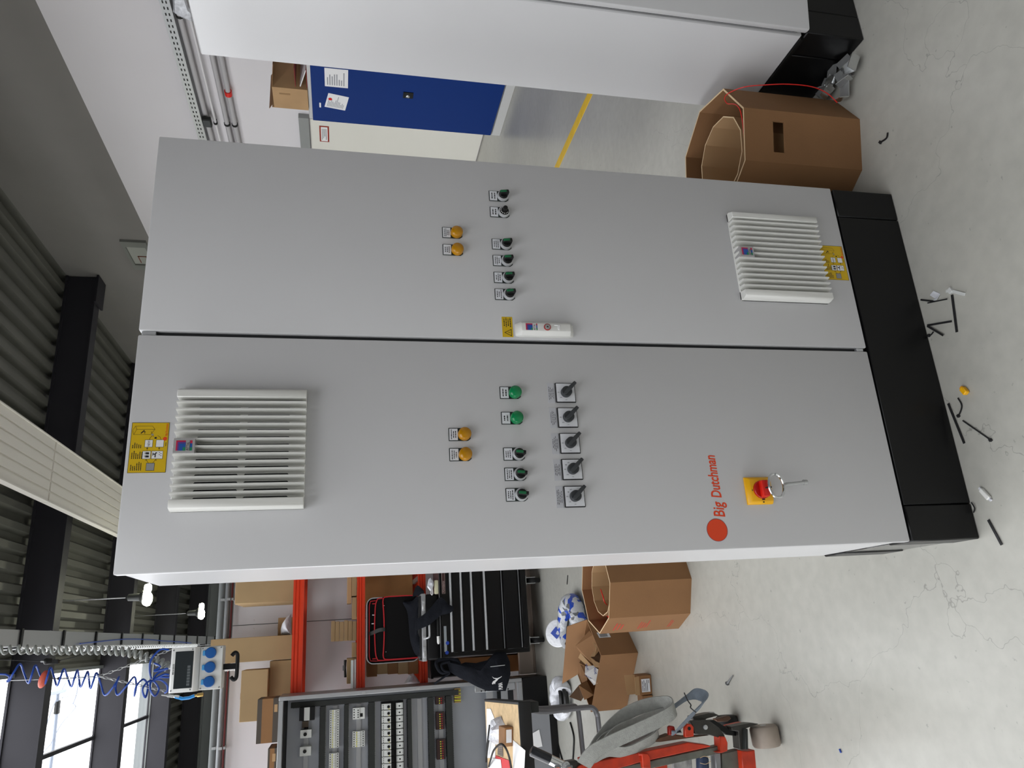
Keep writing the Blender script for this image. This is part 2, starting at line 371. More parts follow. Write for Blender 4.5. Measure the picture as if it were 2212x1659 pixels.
for i, (x, y, lb) in enumerate(((.67, 10.95, 'nearer glowing pendant lamp on a long wire below the roof sheet'), (.6, 15.64, 'farther, smaller glowing pendant lamp near the back of the hall'))):
    t = thing('pendant_lamp', lb, 'lamp', (x, y, 4.4), group='pendant lamps')
    MB().lathe([(.02, .30), (.05, .28), (.06, .12), (.1, .08), (.1, .06)], (x, y, 4.42), (0, 0, 1), 20).build('housing', mat('lamp_housing', (60, 62, 60), .4), t)
    e = mat('lamp_glow', (255, 255, 226), .5, emit=14)
    MB().lathe([(.001, -.06), (.06, -.055), (.10, -.03), (.11, .01), (.085, .055)], (x - .03, y, 4.43), (0, 0, 1), 20).build('glowing_bulb', e, t)
    MB().lathe([(.001, -.045), (.05, -.04), (.07, -.01), (.055, .045)], (x + .125, y, 4.435), (0, 0, 1), 16).build('glowing_lens', e, t)
    MB().tube([(x, y, 4.74), (x, y, 5.72)], .008, 6).build('suspension_wire', STEEL, t)

# conduits and tray on the right wall
t = thing('perforated_tray', 'perforated steel cable tray high on the white right wall', 'cable tray', (5.36, 6, 3.1))
mb = MB().box(5.28, 5.375, 0, 20, 3.1, 3.105).box(5.28, 5.285, 0, 20, 3.105, 3.19)
mb.build('channel', ALU, t)
mb = MB()
for k in range(60):
    for zz_ in (3.125, 3.155): mb.box(5.278, 5.28, 3.5 + k * .07, 3.53 + k * .07, zz_, zz_ + .012)
mb.build('slots', DARK, t, kind='stuff')
for zz_, rr, mm_, lb in ((3.06, .026, PIPE, 'dark grey round conduit just under the perforated tray'), (2.975, .014, mat('conduit_white', (214, 212, 213), .5), 'thin white conduit in the middle of the wall conduits'), (2.855, .026, PIPE, 'upper one of the paired grey conduits on the right wall'), (2.775, .026, PIPE, 'lower one of the paired grey conduits, with the red dot')):
    t = thing('conduit_pipe', lb, 'pipe', (5.36, 6, zz_), group='conduits on the right wall')
    MB().tube([(5.335, 0, zz_), (5.335, 20, zz_)], rr, 10).build('pipe', mm_, t)
    for y in (2.6, 4.2, 5.7, 7.2): MB().tube([(5.335, y - .012, zz_), (5.335, y + .012, zz_)], rr + .008, 10).box(5.335, 5.378, y - .012, y + .012, zz_ - .012, zz_ + .012).build('clip', DARK, t)
    if zz_ == 2.775: MB().tube([(5.335, 5.16, zz_), (5.335, 5.22, zz_)], rr + .012, 12).build('red_marker', RED, t)
t = thing('junction_box', 'small dark junction box between tray and conduits on right wall', 'junction box', (5.36, 5.62, 2.98))
MB().box(5.25, 5.298, 5.55, 5.68, 3.0, 3.09).build('housing', DUCT, t, bevel=.006); MB().box(5.245, 5.25, 5.56, 5.67, 3.01, 3.08).build('lid', KNOB, t)

# pipes along the top of the partition
for y_, zz_, rr, mm_, lb in ((5.33, 2.512, .022, GREY, 'grey pipe along the top of the back partition, lower one'), (5.38, 2.57, .026, CLAD, 'grey pipe along the top of the back partition, upper one'), (5.33, 2.478, .009, mat('pipe_red', (96, 30, 28), .5), 'thin dark red pipe under the grey partition pipes')):
    t = thing('pipe', lb, 'pipe', (0, y_, zz_), group='pipes on the partition')
    MB().tube([(-4.4, y_, zz_), (2.1, y_, zz_)], rr, 10).build('pipe_run', mm_, t)
    for x in (-3, -1.6, -.9, .25, 1.6): MB().box(x - .01, x + .01, y_ - rr - .004, 5.425, zz_ - rr - .003, zz_ + .004).build('bracket', STEEL, t)

# yellow floor line
tag(MB().box(3.14, 3.215, -2, 9, 0, .002).build('floor_marking', mat('line_yellow', (232, 190, 40), .5, var=.1, scale=12)), 'yellow painted line on the concrete floor behind the cabinets', 'floor marking')

# ------------------------------------------------------------------ main control cabinet
HP, ZT, DP = .2035, 1.991, .365
cab = thing('control_cabinet', 'large grey two-door control cabinet with switches and yellow stickers on black plinth', 'control cabinet', (.5, .18, 0))
mb = MB().box(.004, .996, .024, DP, HP, ZT - .004)
mb.build('body', PAINT, cab, bevel=.003)
MB().box(.012, .988, .012, .03, HP + .012, ZT - .014).build('door_seal', mat('seal_dark', (38, 40, 42), .7), cab)
MB().box(.006, .994, .02, DP - .004, HP - .006, HP).build('base_gap', DARK, cab)
pl = MB().box(.09, .91, .004, .02, 0, HP - .006).build('plinth', BLACK, cab, bevel=.002)
for a, b in ((0.0, .0885), (.9115, 1.0)):
    MB().box(a, b, 0.003, .09, 0, HP - .006).build('plinth_corner', BLACK, pl, bevel=.003)
    MB().box(a, b, DP - .09, DP, 0, HP - .006).build('plinth_corner', BLACK, pl, bevel=.003)
for a in (.003, .982): MB().box(a, a + .015, .092, DP - .092, .002, HP - .008).build('plinth_side', mat('black_gloss', (14, 14, 15), .16), pl, bevel=.002)
MB().box(.09, .91, DP - .02, DP - .004, 0, HP - .008).build('plinth_back', BLACK, pl)
def door(x0, x1, y1=0.022, parent=cab):
    mb = MB().box(x0, x1, 0, y1, HP + .003, ZT)
    d = mb.build('door', PAINT, parent, bevel=.0035, seg=2)
    return d
dl = door(0, .4985); drt = door(.5085, 1.0)
for z0_, z1_ in ((HP + .012, HP + .032), (ZT - .034, ZT - .006)):
    MB().box(.4992, .5078, .003, .014, z0_, z1_).build('lock_rod', SILVER, cab, bevel=.001)

# filter grilles
def grille(x0, z0, parent):
    g = MB(); S_ = .257
    g.box(0, S_, -.006, 0, 0, S_)
    g = g.build('vent_grille', GRILLE, parent, at=(x0, 0, z0), bevel=.001)
    mb = MB(); pit = .0158; n = 13; xa = .0265
    for i in range(n + 1):
        for (za, zb2) in ((.032, .122), (.132, .218)):
            x = xa + i * pit - .0022 + .0
            mb.prism([(x + .0045 * math.cos(t) if False else px_, pz_) for px_, pz_ in ((x - .0035, za + .003), (x, za), (x + .0035, za + .003), (x + .0035, zb2 - .003), (x, zb2), (x - .0035, zb2 - .003))], 'y', -.0066, -.0055)
    mb.build('air_slots', FILTER, g, local=True)
    for a, b, c, d in ((0, .004, .021, .0255), (S_ - .0255, S_ - .021, S_ - .004, S_)):
        MB().prism([(a, 0), (a, -.016) if a == 0 else (a + .002, -.03), (b if a == 0 else c - .004, -.03), (c if a == 0 else d, -.03 if a == 0 else -.012), (d, 0)], 'z', 0, S_).build('end_bar', GRILLE, g, local=True, bevel=.0012)
    base = None
    for i in range(n):
        x = xa + (i + .5) * pit
        o = MB().prism([(-.0046, -.006), (-.0017, -.029), (.0017, -.029), (.0046, -.006)], 'z', 0, S_)
        if base is None:
            base = o.build('slat', GRILLE, g, local=True); base.location = (x, 0, 0)
        else:
            c = base.copy(); COL.objects.link(c); c.location = (x, 0, 0)
    b = MB(); X = S_ / 2 - .0145; Z1 = S_ - .002
    b.box(X, X + .03, -.034, -.006, Z1 - .04, Z1, 0)
    def q(x_, z_, w_, h_, k, dy): b.box(X + x_, X + x_ + w_, -.0341 - dy, -.034, Z1 - z_ - h_, Z1 - z_, k)
    q(.0045, .005, .021, .018, 1, .0002); q(.0045, .008, .018, .015, 2, .0004); q(.0045, .011, .0145, .012, 3, .0006); q(.0045, .018, .007, .005, 4, .0008)
    q(.0045, .024, .021, .0065, 0, .0003); q(.0045, .0315, .007, .004, 4, .0003); q(.0115, .0315, .008, .004, 3, .0003); q(.0195, .0315, .006, .004, 1, .0003)
    b.text('RITTAL', .0068, (X + .0045, -.0345, Z1 - .0295), m=5, sx=.8, fat=.012, shear=.2)
    b.box(X + .0045, X + .0255, -.0345, -.034, Z1 - .0312, Z1 - .0306, 5)
    b.build('badge', [mat('badge_grey', (168, 166, 166), .45), MAG, PUR, BLU, GRN, INK], g, local=True)
    return g
grille(.117, 1.640, cab); grille(.6315, .297, cab)

# yellow filter-change stickers
def sticker(x0, z0, parent):
    w_, h_ = .105, .0715
    b = MB(); y = -.0006
    b.box(0, w_, -.0005, 0, 0, h_, 0)
    def R_(x, z, ww, hh, k, yy=y): b.add([(x, yy, z), (x + ww, yy, z), (x + ww, yy, z + hh), (x, yy, z + hh)], [(0, 1, 2, 3)], k)
    def L_(x, z, x2, z2, k=2, t=.0006, yy=-.0008):
        d = V((x2 - x, 0, z2 - z)).normalized(); n_ = V((-d.z, 0, d.x)) * t / 2; a = V((x, yy, z)); c = V((x2, yy, z2)); b.add([a + n_, a - n_, c - n_, c + n_], [(0, 1, 2, 3)], k)
    for r in ((0, 0, w_, .0008), (0, h_ - .0008, w_, .0008), (0, 0, .0008, h_), (w_ - .0008, 0, .0008, h_)): R_(*r, 2)
    def box_(x, z, ww, hh, k=1): R_(x - .0007, z - .0007, ww + .0014, hh + .0014, 2, -.00065); R_(x, z, ww, hh, k, -.0007)
    box_(.005, .0225, .0145, .0145, 3); box_(.029, .0085, .0155, .0205); box_(.029, .0315, .0155, .0145)
    box_(.0535, .0085, .0145, .014); box_(.0535, .0295, .0145, .014)
    b.text('NEW', .0062, (.0545, -.0009, .0342), m=2, sx=.85)
    # glove and tap pictograms
    for k, (gx, gz) in enumerate(((.0315, .034), (.038, .034))):
        b.add([(gx + p * .0045, -.0009, gz + q_ * .0095) for p, q_ in ((0, 0), (.9, 0), (1, .5), (.8, 1), (.65, .55), (.5, 1), (.35, .55), (.2, .95), (0, .5))], [tuple(range(9))], 2)
    b.add([(.0315 + p * .0105, -.0009, .0205 + q_ * .007) for p, q_ in ((0, .4), (.55, .4), (.55, .8), (.35, .8), (.35, 1), (.95, 1), (.95, .8), (.75, .8), (.75, .4), (1, .2), (1, -.2), (.8, -.2), (.75, .1), (0, .1))], [tuple(range(14))], 2)
    for k in range(4): R_(.0345 + k * .0021, .0105 + (k % 2) * .003, .0012, .0022, 2, -.0009)
    for a in ((.0195, .0335, .0275, .0385), (.0195, .026, .0275, .0205), (.0458, .0385, .052, .0385), (.0458, .016, .052, .016)):
        L_(*a); L_(a[2], a[3], a[2] - .0022, a[3] + .0014, t=.001); L_(a[2], a[3], a[2] - .0022, a[3] - .0014, t=.001)
    for pts in (((.0685, .036), (.073, .035), (.0765, .031)), ((.0685, .014), (.074, .016), (.0775, .021))):
        for a, c in zip(pts[:-1], pts[1:]): L_(*a, *c)
    # cabinet drawing
    F = [(.0795, .0665), (.0795, .035), (.0905, .027), (.0905, .0615)]; Bk = [(.0975, .0645), (.0975, .0325), (.0885, .0695)]
    for a, c in ((F[0], F[1]), (F[1], F[2]), (F[2], F[3]), (F[3], F[0]), (F[3], Bk[0]), (Bk[0], Bk[1]), (Bk[1], F[2]), (F[0], Bk[2]), (Bk[2], Bk[0])): L_(*a, *c, t=.0005)
    L_(.082, .053, .0885, .047, t=.0022); R_(.0815, .045, .001, .002, 2, -.0009); R_(.084, .0445, .002, .003, 2, -.0009); L_(.086, .034, .0745, .0285, t=.0006)
    R_(.0775, .029, .0035, .004, 3, -.0009); R_(.0705, .0225, .0035, .004, 2, -.0009)
    for i, (xx, n, sd) in enumerate(((.005, 6, 3), (.029, 6, 5), (.051, 5, 8))):
        for k in range(n):
            ln = (.0195 if i < 2 else .013) * random.uniform(.45, 1) if i < 2 else .0125 * random.uniform(.55, 1)
            x = xx
            while x < xx + ln: ww = min(random.uniform(.0018, .0035), xx + ln - x); R_(x, h_ - .0065 - k * .0037, ww, .0018, 2); x += ww + .0006
    b.lathe([(.004, 0), (.004, .0002)], (.0705, -.0006, .0065), (0, -1, 0), 20, 4)
    b.text('Big Dutchman', .0058, (.0765, -.0009, .0028), m=4, sx=.78, shear=.15, fat=.01)
    R_(.055, .0035, .008, .0011, 2)
    return b.build('filter_sticker', [YEL, WHITE, INK, mat('sticker_grey', (150, 150, 148), .6), LOGO], parent, at=(x0, 0, z0), rec=False)
sticker(.1985, 1.9125, cab); sticker(.7065, .2135, cab)

# pilot lights and selector switches: one of each kind, then copies
def legend(name, seed, nlines):
    p = MB().prism([(-.015, .024)] + [(-.015, -.019), (-.010, -.0255), (.010, -.0255), (.015, -.019), (.015, .024)], 'y', -.002, 0).build(name, mat('legend_black', (20, 32, 28), .4), cab, at=(0, 0, 0), bevel=.0008)
    MB().box(-.0132, .0132, -.0024, -.002, .0035, .0222, 0).lines(-.0115, .0115, .006, .020, -.0026, nlines, 1, seed).build('label_plate', [LABEL, INK], p, local=True, rec=False)
    return p
def lamp(lens, seed, n):
    p = legend('pilot_lamp', seed, n)
    MB().lathe([(.0148, .002), (.0148, .010), (.0142, .0135), (.012, .016), (.007, .018), (.001, .0186)], (0, 0, -.0115), (0, -1, 0), 28).build('lens', lens, p, local=True)
    return p
def selector(seed, n, tilt=0.0, pot=False):
    p = legend('potentiometer' if pot else 'selector_switch', seed, n)
    o = (0, 0, -.0115)
    MB().lathe([(.0148, .002), (.0148, .006), (.0138, .0095), (.0118, .0105), (.0112, .008)], o, (0, -1, 0), 28).build('bezel', SILVER, p, local=True)
    if pot:
        k = MB().lathe([(.0115, .008), (.0105, .0125), (.006, .0135), (.0055, .026), (.001, .0265)], o, (0, -1, 0), 24)
        k.build('knob', DARK, p, local=True)
        sc = MB()
        for i in range(11):
            a = math.radians(-140 + i * 28); c = V((math.sin(a) * .0093, -.0132, -.0115 + math.cos(a) * .0093)); sc.obox(c, (.0011, .0012, .0024), R=Matrix.Rotation(-a, 3, 'Y').to_3x3())
        sc.build('scale_marks', WHITE, p, local=True)
        return p
    MB().lathe([(.0112, .004), (.0112, .0125), (.0098, .0145), (.001, .015)], o, (0, -1, 0), 28).build('knob', DARK, p, local=True)
    R = Matrix.Rotation(tilt, 3, 'Y'); oo = V(o)
    fin = MB(); prof = [(-.0042, -.0112), (-.0036, -.012), (.0036, -.012), (.0042, -.0112), (.0042, .0108), (.003, .0118), (-.003, .0118), (-.0042, .0108)]
    vs = []
    for sc_, y in ((1, -.012), (1, -.0245), (.86, -.0275)): vs += [oo + R @ V((x * (sc_ if sc_ < 1 else 1), y, z * sc_)) for x, z in prof]
    k = 8; fs = [tuple(range(k))[::-1], tuple(range(16, 24))] + [(a * 8 + i, a * 8 + (i + 1) % 8, a * 8 + 8 + (i + 1) % 8, a * 8 + 8 + i) for a in (0, 1) for i in range(8)]
    fin.add(vs, fs); fin.build('handle', DARK, p, local=True, bevel=.0006)
    ins = MB(); c = oo + R @ V((0, -.0222, .0026)); ins.obox(c, (.0072, .0122, .0172), R=R); ins.build('indicator', GKNOB, p, local=True, bevel=.0022, seg=2)
    return p
def place(proto, spots, first=True):
    for i, (x, z) in enumerate(spots):
        if i == 0: proto.location = V((x, 0, z)) - V(OFF[cab.name])
        else: copy_tree(proto, cab, (x, 0, z))
for i, (x, z) in enumerate(((.785, 1.3085), (.738, 1.3085), (.275, 1.310), (.229, 1.310))): place(lamp(YLENS, 20 + i, 4 if i == 0 else 3), [(x, z)])
for i, (x, z) in enumerate(((.374, 1.188), (.313, 1.188))): place(lamp(GLENS, 30 + i, 2), [(x, z)])
for i, (x, z) in enumerate(((.898, 1.186), (.7605, 1.186), (.715, 1.186), (.669, 1.186), (.624, 1.186), (.229, 1.188), (.183, 1.188), (.137, 1.188))):
    place(selector(40 + i, 3 if i else 2, -.12 if i < 5 else .12), [(x, z)])
place(selector(60, 2, pot=True), [(.8515, 1.186)])

# five cam switches
def cam_switch(seed, digits):
    p = MB().box(-.0245, .0245, -.004, 0, -.0245, .0245).build('cam_switch', INK, cab, at=(0, 0, 0), bevel=.003, seg=2)
    f = MB().box(-.022, .022, -.0052, -.004, -.022, .022, 0)
    ang = {'1': -90, '2': -45, '3': 0, '4': 35, '5': 62}
    for d in digits:
        a = math.radians(ang[d]); f.text(d, .006, (math.sin(a) * .0175, -.0055, math.cos(a) * .0175 - .002), m=1, align='CENTER')
    f.build('face_plate', [LABEL, INK], p, local=True, bevel=0)
    MB().lathe([(.0125, .005), (.0125, .017), (.0118, .0185), (.0025, .0185), (.002, .0175)], (0, 0, 0), (0, -1, 0), 24).lathe([(.0022, .0186), (.002, .0192)], (.003, 0, -.003), (0, -1, 0), 10, 1).build('knob', [KNOB, LABEL], p, local=True)
    R = Matrix.Rotation(math.radians(45), 3, 'Y')
    hd = MB(); vs = []
    for x, hw, y0, y1 in ((-.0125, .0012, -.0155, -.022), (-.008, .0048, -.0155, -.023), (.004, .0052, -.0155, -.026), (.022, .0046, -.019, -.027), (.0285, .0042, -.0195, -.026)):
        vs += [R @ V((x, y0, hw)), R @ V((x, y1, hw * .8)), R @ V((x, y1, -hw * .8)), R @ V((x, y0, -hw))]
    hd.add(vs, [(0, 1, 2, 3), (19, 18, 17, 16)] + [(a * 4 + i, a * 4 + (i + 1) % 4, a * 4 + 4 + (i + 1) % 4, a * 4 + 4 + i) for a in range(4) for i in range(4)])
    hd.build('handle', KNOB, p, local=True, bevel=.0008)
    MB().box(-.0245, .0245, -.0006, 0, .0255, .0425, 0).lines(-.018, .018, .0275, .041, -.0009, 4, 1, seed, .3).add([(-.0245, -.0007, .0255), (.0245, -.0007, .0255), (.0245, -.0007, .0259), (-.0245, -.0007, .0259)], [(0, 1, 2, 3)], 1).build('label_strip', [mat('label_grey', (196, 197, 202), .5), INK], p, local=True, rec=False)
    return p
for i, x in enumerate((.3745, .314, .2525, .1915, .1295)):
    p = cam_switch(70 + i, '123' if i < 3 else '12345'); p.location = V((x, 0, 1.0545)) - V(OFF[cab.name])

# door handle, warning sticker, logo, main switch
hd = MB(); zA, zB = 1.022, 1.166
prof = lambda z_, i: [(.513 + i, 0, z_), (.5135 + i, -.014, z_), (.522 + i * .6, -.024, z_), (.541 - i * .6, -.024, z_), (.549 - i, -.014, z_), (.5495 - i, 0, z_)]
vs = []
for z_, i, sc_ in ((zA, .003, .3), (zA + .012, .0, 1), (zB - .012, .0, 1), (zB, .003, .3)): vs += [(x, y * sc_, z_ + (.0 if sc_ == 1 else 0)) for x, y, _ in prof(z_, i)]
hd.add(vs, [tuple(range(6)), tuple(range(18, 24))] + [(a * 6 + i, a * 6 + (i + 1) % 6, a * 6 + 6 + (i + 1) % 6, a * 6 + 6 + i) for a in range(3) for i in range(6)])
hd = hd.build('door_handle', WHITEP, drt, bevel=.0015, seg=2)
b = MB()
def q(x_, z_, w_, h_, k, dy=0): b.add([(x_, -.0243 - dy, z_), (x_ + w_, -.0243 - dy, z_), (x_ + w_, -.0243 - dy, z_ + h_), (x_, -.0243 - dy, z_ + h_)], [(0, 1, 2, 3)], k)
q(.523, 1.128, .017, .0165, 0); q(.523, 1.128, .0145, .0135, 1, .0001); q(.523, 1.128, .012, .0105, 2, .0002); q(.523, 1.128, .006, .004, 3, .0003); q(.523, 1.1165, .006, .0025, 3, .0001); q(.529, 1.1165, .0065, .0025, 2, .0001); q(.5355, 1.1165, .0045, .0025, 0, .0001)
b.text('RITTAL', .0062, (.523, -.0246, 1.1215), m=4, sx=.75, fat=.01, shear=.2)
b.build('handle_badge', [MAG, PUR, BLU, GRN, INK], hd, rec=False)
b = MB().lathe([(.0085, 0), (.0085, .002), (.007, .0026)], (.5315, -.024, 1.092), (0, -1, 0), 24, 0).lathe([(.0066, .002), (.006, .0034), (.003, .0036)], (.5315, -.024, 1.092), (0, -1, 0), 20, 1).lathe([(.002, .0037), (.0015, .004)], (.5315, -.024, 1.092), (0, -1, 0), 8, 2)
b.build('lock_cylinder', [mat('lock_red', (170, 60, 60), .5), STEEL, INK], hd)
MB().box(.525, .538, -.0256, -.0238, 1.060, 1.066).box(.536, .538, -.0256, -.0238, 1.062, 1.075).build('grip_edge', WHITE, hd, bevel=.0008)
b = MB().box(.5135, .5655, -.0005, 0, 1.1705, 1.1965, 0)
tri = [(.5155, 1.174), (.5345, 1.174), (.525, 1.192)]
b.add([(x, -.0006, z) for x, z in tri], [(0, 1, 2)], 1); c0 = (.525, 1.180); b.add([(c0[0] + (x - c0[0]) * .76, -.0007, c0[1] + (z - c0[1]) * .76) for x, z in tri], [(0, 1, 2)], 0)
b.add([(.525 + x, -.0008, 1.1755 + z) for x, z in ((0, 0), (.0016, .0045), (.0006, .0042), (.0012, .009), (-.0012, .0045), (-.0002, .0046))], [tuple(range(6))], 1)
b.lines(.5385, .564, 1.1735, 1.1935, -.0007, 4, 1, 9, .45)
b.build('warning_sticker', [YEL, INK], drt, rec=False)
b = MB().lathe([(.0262, 0), (.0262, .0004)], (.0445, 0, .7165), (0, -1, 0), 40, 1).lathe([(.0252, .0003), (.0252, .0006)], (.0445, 0, .7165), (0, -1, 0), 40, 0)
b.build('logo_disc', [LOGO, mat('logo_rim', (120, 40, 60), .5)], dl)
b = MB().text('Big', .040, (.0725, -.0005, .6915), ux=(1, 0, .03), m=0, sx=.74, shear=.14, fat=.014).text('Dutchman', .036, (.118, -.0005, .6935), ux=(1, 0, .02), m=0, sx=.68, shear=.14, fat=.02)
b.build('logo_lettering', [LOGO], dl, rec=False)
ms = MB()
vs = [(.1, 0, .5645), (.1655, 0, .5645), (.1655, 0, .630), (.1, 0, .630), (.1005, -.006, .5645), (.165, -.006, .5645), (.165, -.006, .6295), (.1005, -.006, .6295), (.1065, -.0135, .5665), (.1595, -.0135, .5665), (.1595, -.0135, .6215), (.1065, -.0135, .6215)]
ms.add(vs, [(0, 1, 2, 3), (8, 9, 10, 11)] + [(a + i, a + (i + 1) % 4, a + 4 + (i + 1) % 4, a + 4 + i) for a in (0, 4) for i in range(4)])
ms = ms.build('main_switch', YBOX, dl, bevel=.0008)
MB().lathe([(.0215, .0135), (.0215, .018), (.020, .0195), (.001, .0195)], (.1335, 0, .594), (0, -1, 0), 32).build('red_disc', mat('red_deep', (176, 18, 10), .4), ms)
MB().box(.114, .153, -.036, -.019, .586, .603).build('red_grip', RED, ms, bevel=.003, seg=2)
MB().add([(.1025, -.0137, .5915), (.1055, -.0137, .5915), (.1055, -.0137, .5955), (.1025, -.0137, .5955)], [(0, 1, 2, 3)]).build('print', INK, ms, rec=False)
MB().box(.109, .1135, -.0139, -.0135, .589, .5965).box(.131, .1345, -.0139, -.0135, .6175, .619).build('switch_print', INK, ms)
# key hanging on the switch by a black tie
ky = thing('cabinet_key', 'zinc double-bit key with an oval ring, tied to the red main switch', 'key', (.14, -.04, .54))
kz = .572; ring = [(.1375 + .0275 * math.cos(a) * (1 if abs(math.sin(a)) < .9 else 1), -.040 - .004 * math.sin(a), kz + .0195 * math.sin(a) - (.004 if math.sin(a) < 0 else 0)) for a in [2 * math.pi * i / 28 for i in range(29)]]
MB().tube(ring, .0032, 8).build('ring', CHROME, ky)
MB().tube([(.1375, -.038, kz - .0225), (.1405, -.037, kz - .03), (.1445, -.036, .493)], [.0045, .0042, .0042], 10).lathe([(.0058, 0), (.0058, .010)], (.1445, -.036, .495), (.05, 0, -1), 10).build('shank', STEEL, ky)
MB().box(.138, .151, -.038, -.034, .487, .494).build('bit', STEEL, ky)
MB().tube([(.1335, -.0345, kz + .024), (.1335, -.043, kz + .021), (.1335, -.0455, kz + .015), (.1335, -.040, kz + .013)], .0018, 6).build('tie', INK, ky)

# ------------------------------------------------------------------ second cabinet, right
c2 = thing('control_cabinet', 'grey control cabinet at the right, its side towards the camera, door ajar', 'control cabinet', (2.0, .12, 0))
MB().box(1.52, 2.52, -.03, .315, .2085, 1.985).build('body', PAINT, c2, bevel=.004)
MB().box(1.515, 2.525, -.02, .31, .198, .2085).build('base_gap', DARK, c2)
p2 = MB().box(1.61, 2.43, -.042, -.026, .001, .198).build('plinth', BLACK, c2, bevel=.002)
for a, b in ((1.522, 1.609), (2.431, 2.518)):
    MB().box(a, b, -.043, .05, .001, .198).build('plinth_corner', BLACK, p2, bevel=.003); MB().box(a, b, .23, .315, .001, .198).build('plinth_corner', BLACK, p2, bevel=.003)
for a in (1.522, 2.5): MB().box(a, a + .018, .052, .228, .002, .198).build('plinth_side', BLACK, p2, bevel=.002)
MB().box(1.53, 2.51, -.04, -.03, .225, 1.975).build('door_seal', mat('seal_dark', (38, 40, 42), .7), c2)
th = math.radians(11); ca, sa = math.cos(th), math.sin(th); hx, hy = 1.507, -.05
q2 = [(0, 0), (1.01, 0), (1.01, -.022), (0, -.022)]
d2 = MB().prism([(hx + a * ca + b * sa, hy - a * sa + b * ca) for a, b in q2], 'z', .212, 1.985).build('door', PAINT, c2, bevel=.005, seg=2)

# ------------------------------------------------------------------ blue locker with papers, carton on top
lk = thing('storage_locker', 'grey storage locker with a blue door, papers and lock, by right wall', 'locker', (5.0, 4.3, 0))
MB().box(4.79, 5.28, 3.7, 4.79, .09, 1.93).build('body', LOCKG, lk, bevel=.004)
MB().box(4.775, 5.27, 3.71, 4.785, 0, .088).build('base', LOCKG, lk, bevel=.003)
ld = MB().box(4.768, 4.789, 3.72, 4.782, .1, 1.895).build('door', BLUEP, lk, bevel=.004)
MB().box(4.762, 4.768, 4.245, 4.325, .95, 1.045, 0).lathe([(.02, 0), (.018, .012), (.012, .016)], (4.762, 4.29, 1.0), (-1, 0, 0), 16, 1).box(4.744, 4.75, 4.286, 4.294, .985, 1.02, 1).build('lock', [DARK, CHROME], ld)
MB().box(4.7665, 4.768, 4.51, 4.575, 1.812, 1.828).build('name_tag', WHITE, ld)
def sheet_print(pts, name, label, nl, seed, red=False):
    pts = [V(p) for p in pts]; n = (pts[1] - pts[0]).cross(pts[3] - pts[0]).normalized()
    if n.x > 0: n = -n
    b = MB().slab(pts, .0008, 0)
    u = pts[1] - pts[0]; v_ = pts[3] - pts[0]; rnd = random.Random(seed); off = n * .0016
    for i in range(nl):
        a = .1; z_ = .1 + .8 * i / nl; L = rnd.uniform(.3, .8) * (.6 if red and i > nl * .5 else 1); P = pts[0] + u * a + v_ * z_ + off
        b.add([P, P + u * L, P + u * L + v_ * .35 / nl, P + v_ * .35 / nl], [(0, 1, 2, 3)], 1)
    if red: c = pts[0] + u * .62 + v_ * .16 + off; b.lathe([(.018, 0), (.018, .0005)], c, n, 16, 2)
    o = b.build(name, [WHITE, mat('print_grey', (150, 152, 158), .6), RED], rec=False); return tag(o, label, 'paper')
sheet_print([(4.7665, 4.27, 1.77), (4.7665, 4.03, 1.77), (4.7665, 4.03, 1.56), (4.7665, 4.27, 1.56)], 'paper_notice', 'straight white paper taped to the blue locker door, partly hidden', 8, 3)
sheet_print([(4.7665, 4.56, 1.78), (4.7665, 4.36, 1.74), (4.7665, 4.395, 1.55), (4.7665, 4.59, 1.585)], 'paper_notice', 'tilted printed sheet with red dot on the blue locker door', 12, 4, True)
def carton(name, label, foot, z0, z1, m=CARD, top=True, tape=True, parent=None, flaps=False, group=None):
    c = sum((V((p[0], p[1], 0)) for p in foot), V()) / len(foot)
    t = thing(name, label, 'box', (c.x, c.y, z0), group=group)
    MB().prism(foot, 'z', z0, z1).build('body', m, t, bevel=.0025)
    if tape:
        a = (V((*foot[0], 0)) + V((*foot[1], 0))) / 2; b = (V((*foot[2], 0)) + V((*foot[3], 0))) / 2; d = (V((*foot[1], 0)) - V((*foot[0], 0))).normalized() * .022
        MB().slab([a - d + V((0, 0, z1)), a + d + V((0, 0, z1)), b + d + V((0, 0, z1)), b - d + V((0, 0, z1))], .0012).build('tape', mat('tape_brown', (176, 146, 100), .3), t)
    return t
# open carton on the locker with a red binder
t = thing('carton', 'open cardboard carton with a red lining standing on the blue locker', 'box', (4.95, 4.5, 1.93))
MB().box(4.77, 5.2, 4.352, 4.36, 1.931, 2.25).box(4.77, 4.778, 4.36, 4.632, 1.931, 2.25).box(5.19, 5.2, 4.36, 4.632, 1.931, 2.25).box(4.77, 5.2, 4.632, 4.64, 1.931, 2.27).box(4.778, 5.19, 4.36, 4.632, 1.931, 1.94).build('body', CARDD, t)
MB().box(4.768, 4.77, 4.425, 4.443, 2.09, 2.19).build('tape', mat('tape_dark', (150, 116, 76), .4), t)
MB().slab([(4.772, 4.352, 2.25), (5.198, 4.352, 2.25), (5.198, 4.06, 2.22), (4.772, 4.06, 2.22)], .005).build('flap', CARD, t)
MB().slab([(4.80, 4.64, 2.27), (5.19, 4.64, 2.27), (5.19, 4.70, 2.3), (4.80, 4.70, 2.3)], .004).build('flap', CARD, t)
t = thing('ring_binder', 'dark red binder with white edge lying by the carton on the locker', 'binder', (4.95, 4.2, 1.93))
MB().box(4.785, 5.1, 4.1, 4.34, 1.931, 1.937).box(4.785, 5.1, 4.1, 4.34, 2.035, 2.041).box(5.094, 5.1, 4.1, 4.34, 1.937, 2.035).build('cover', mat('binder_red', (126, 22, 20), .45), t)
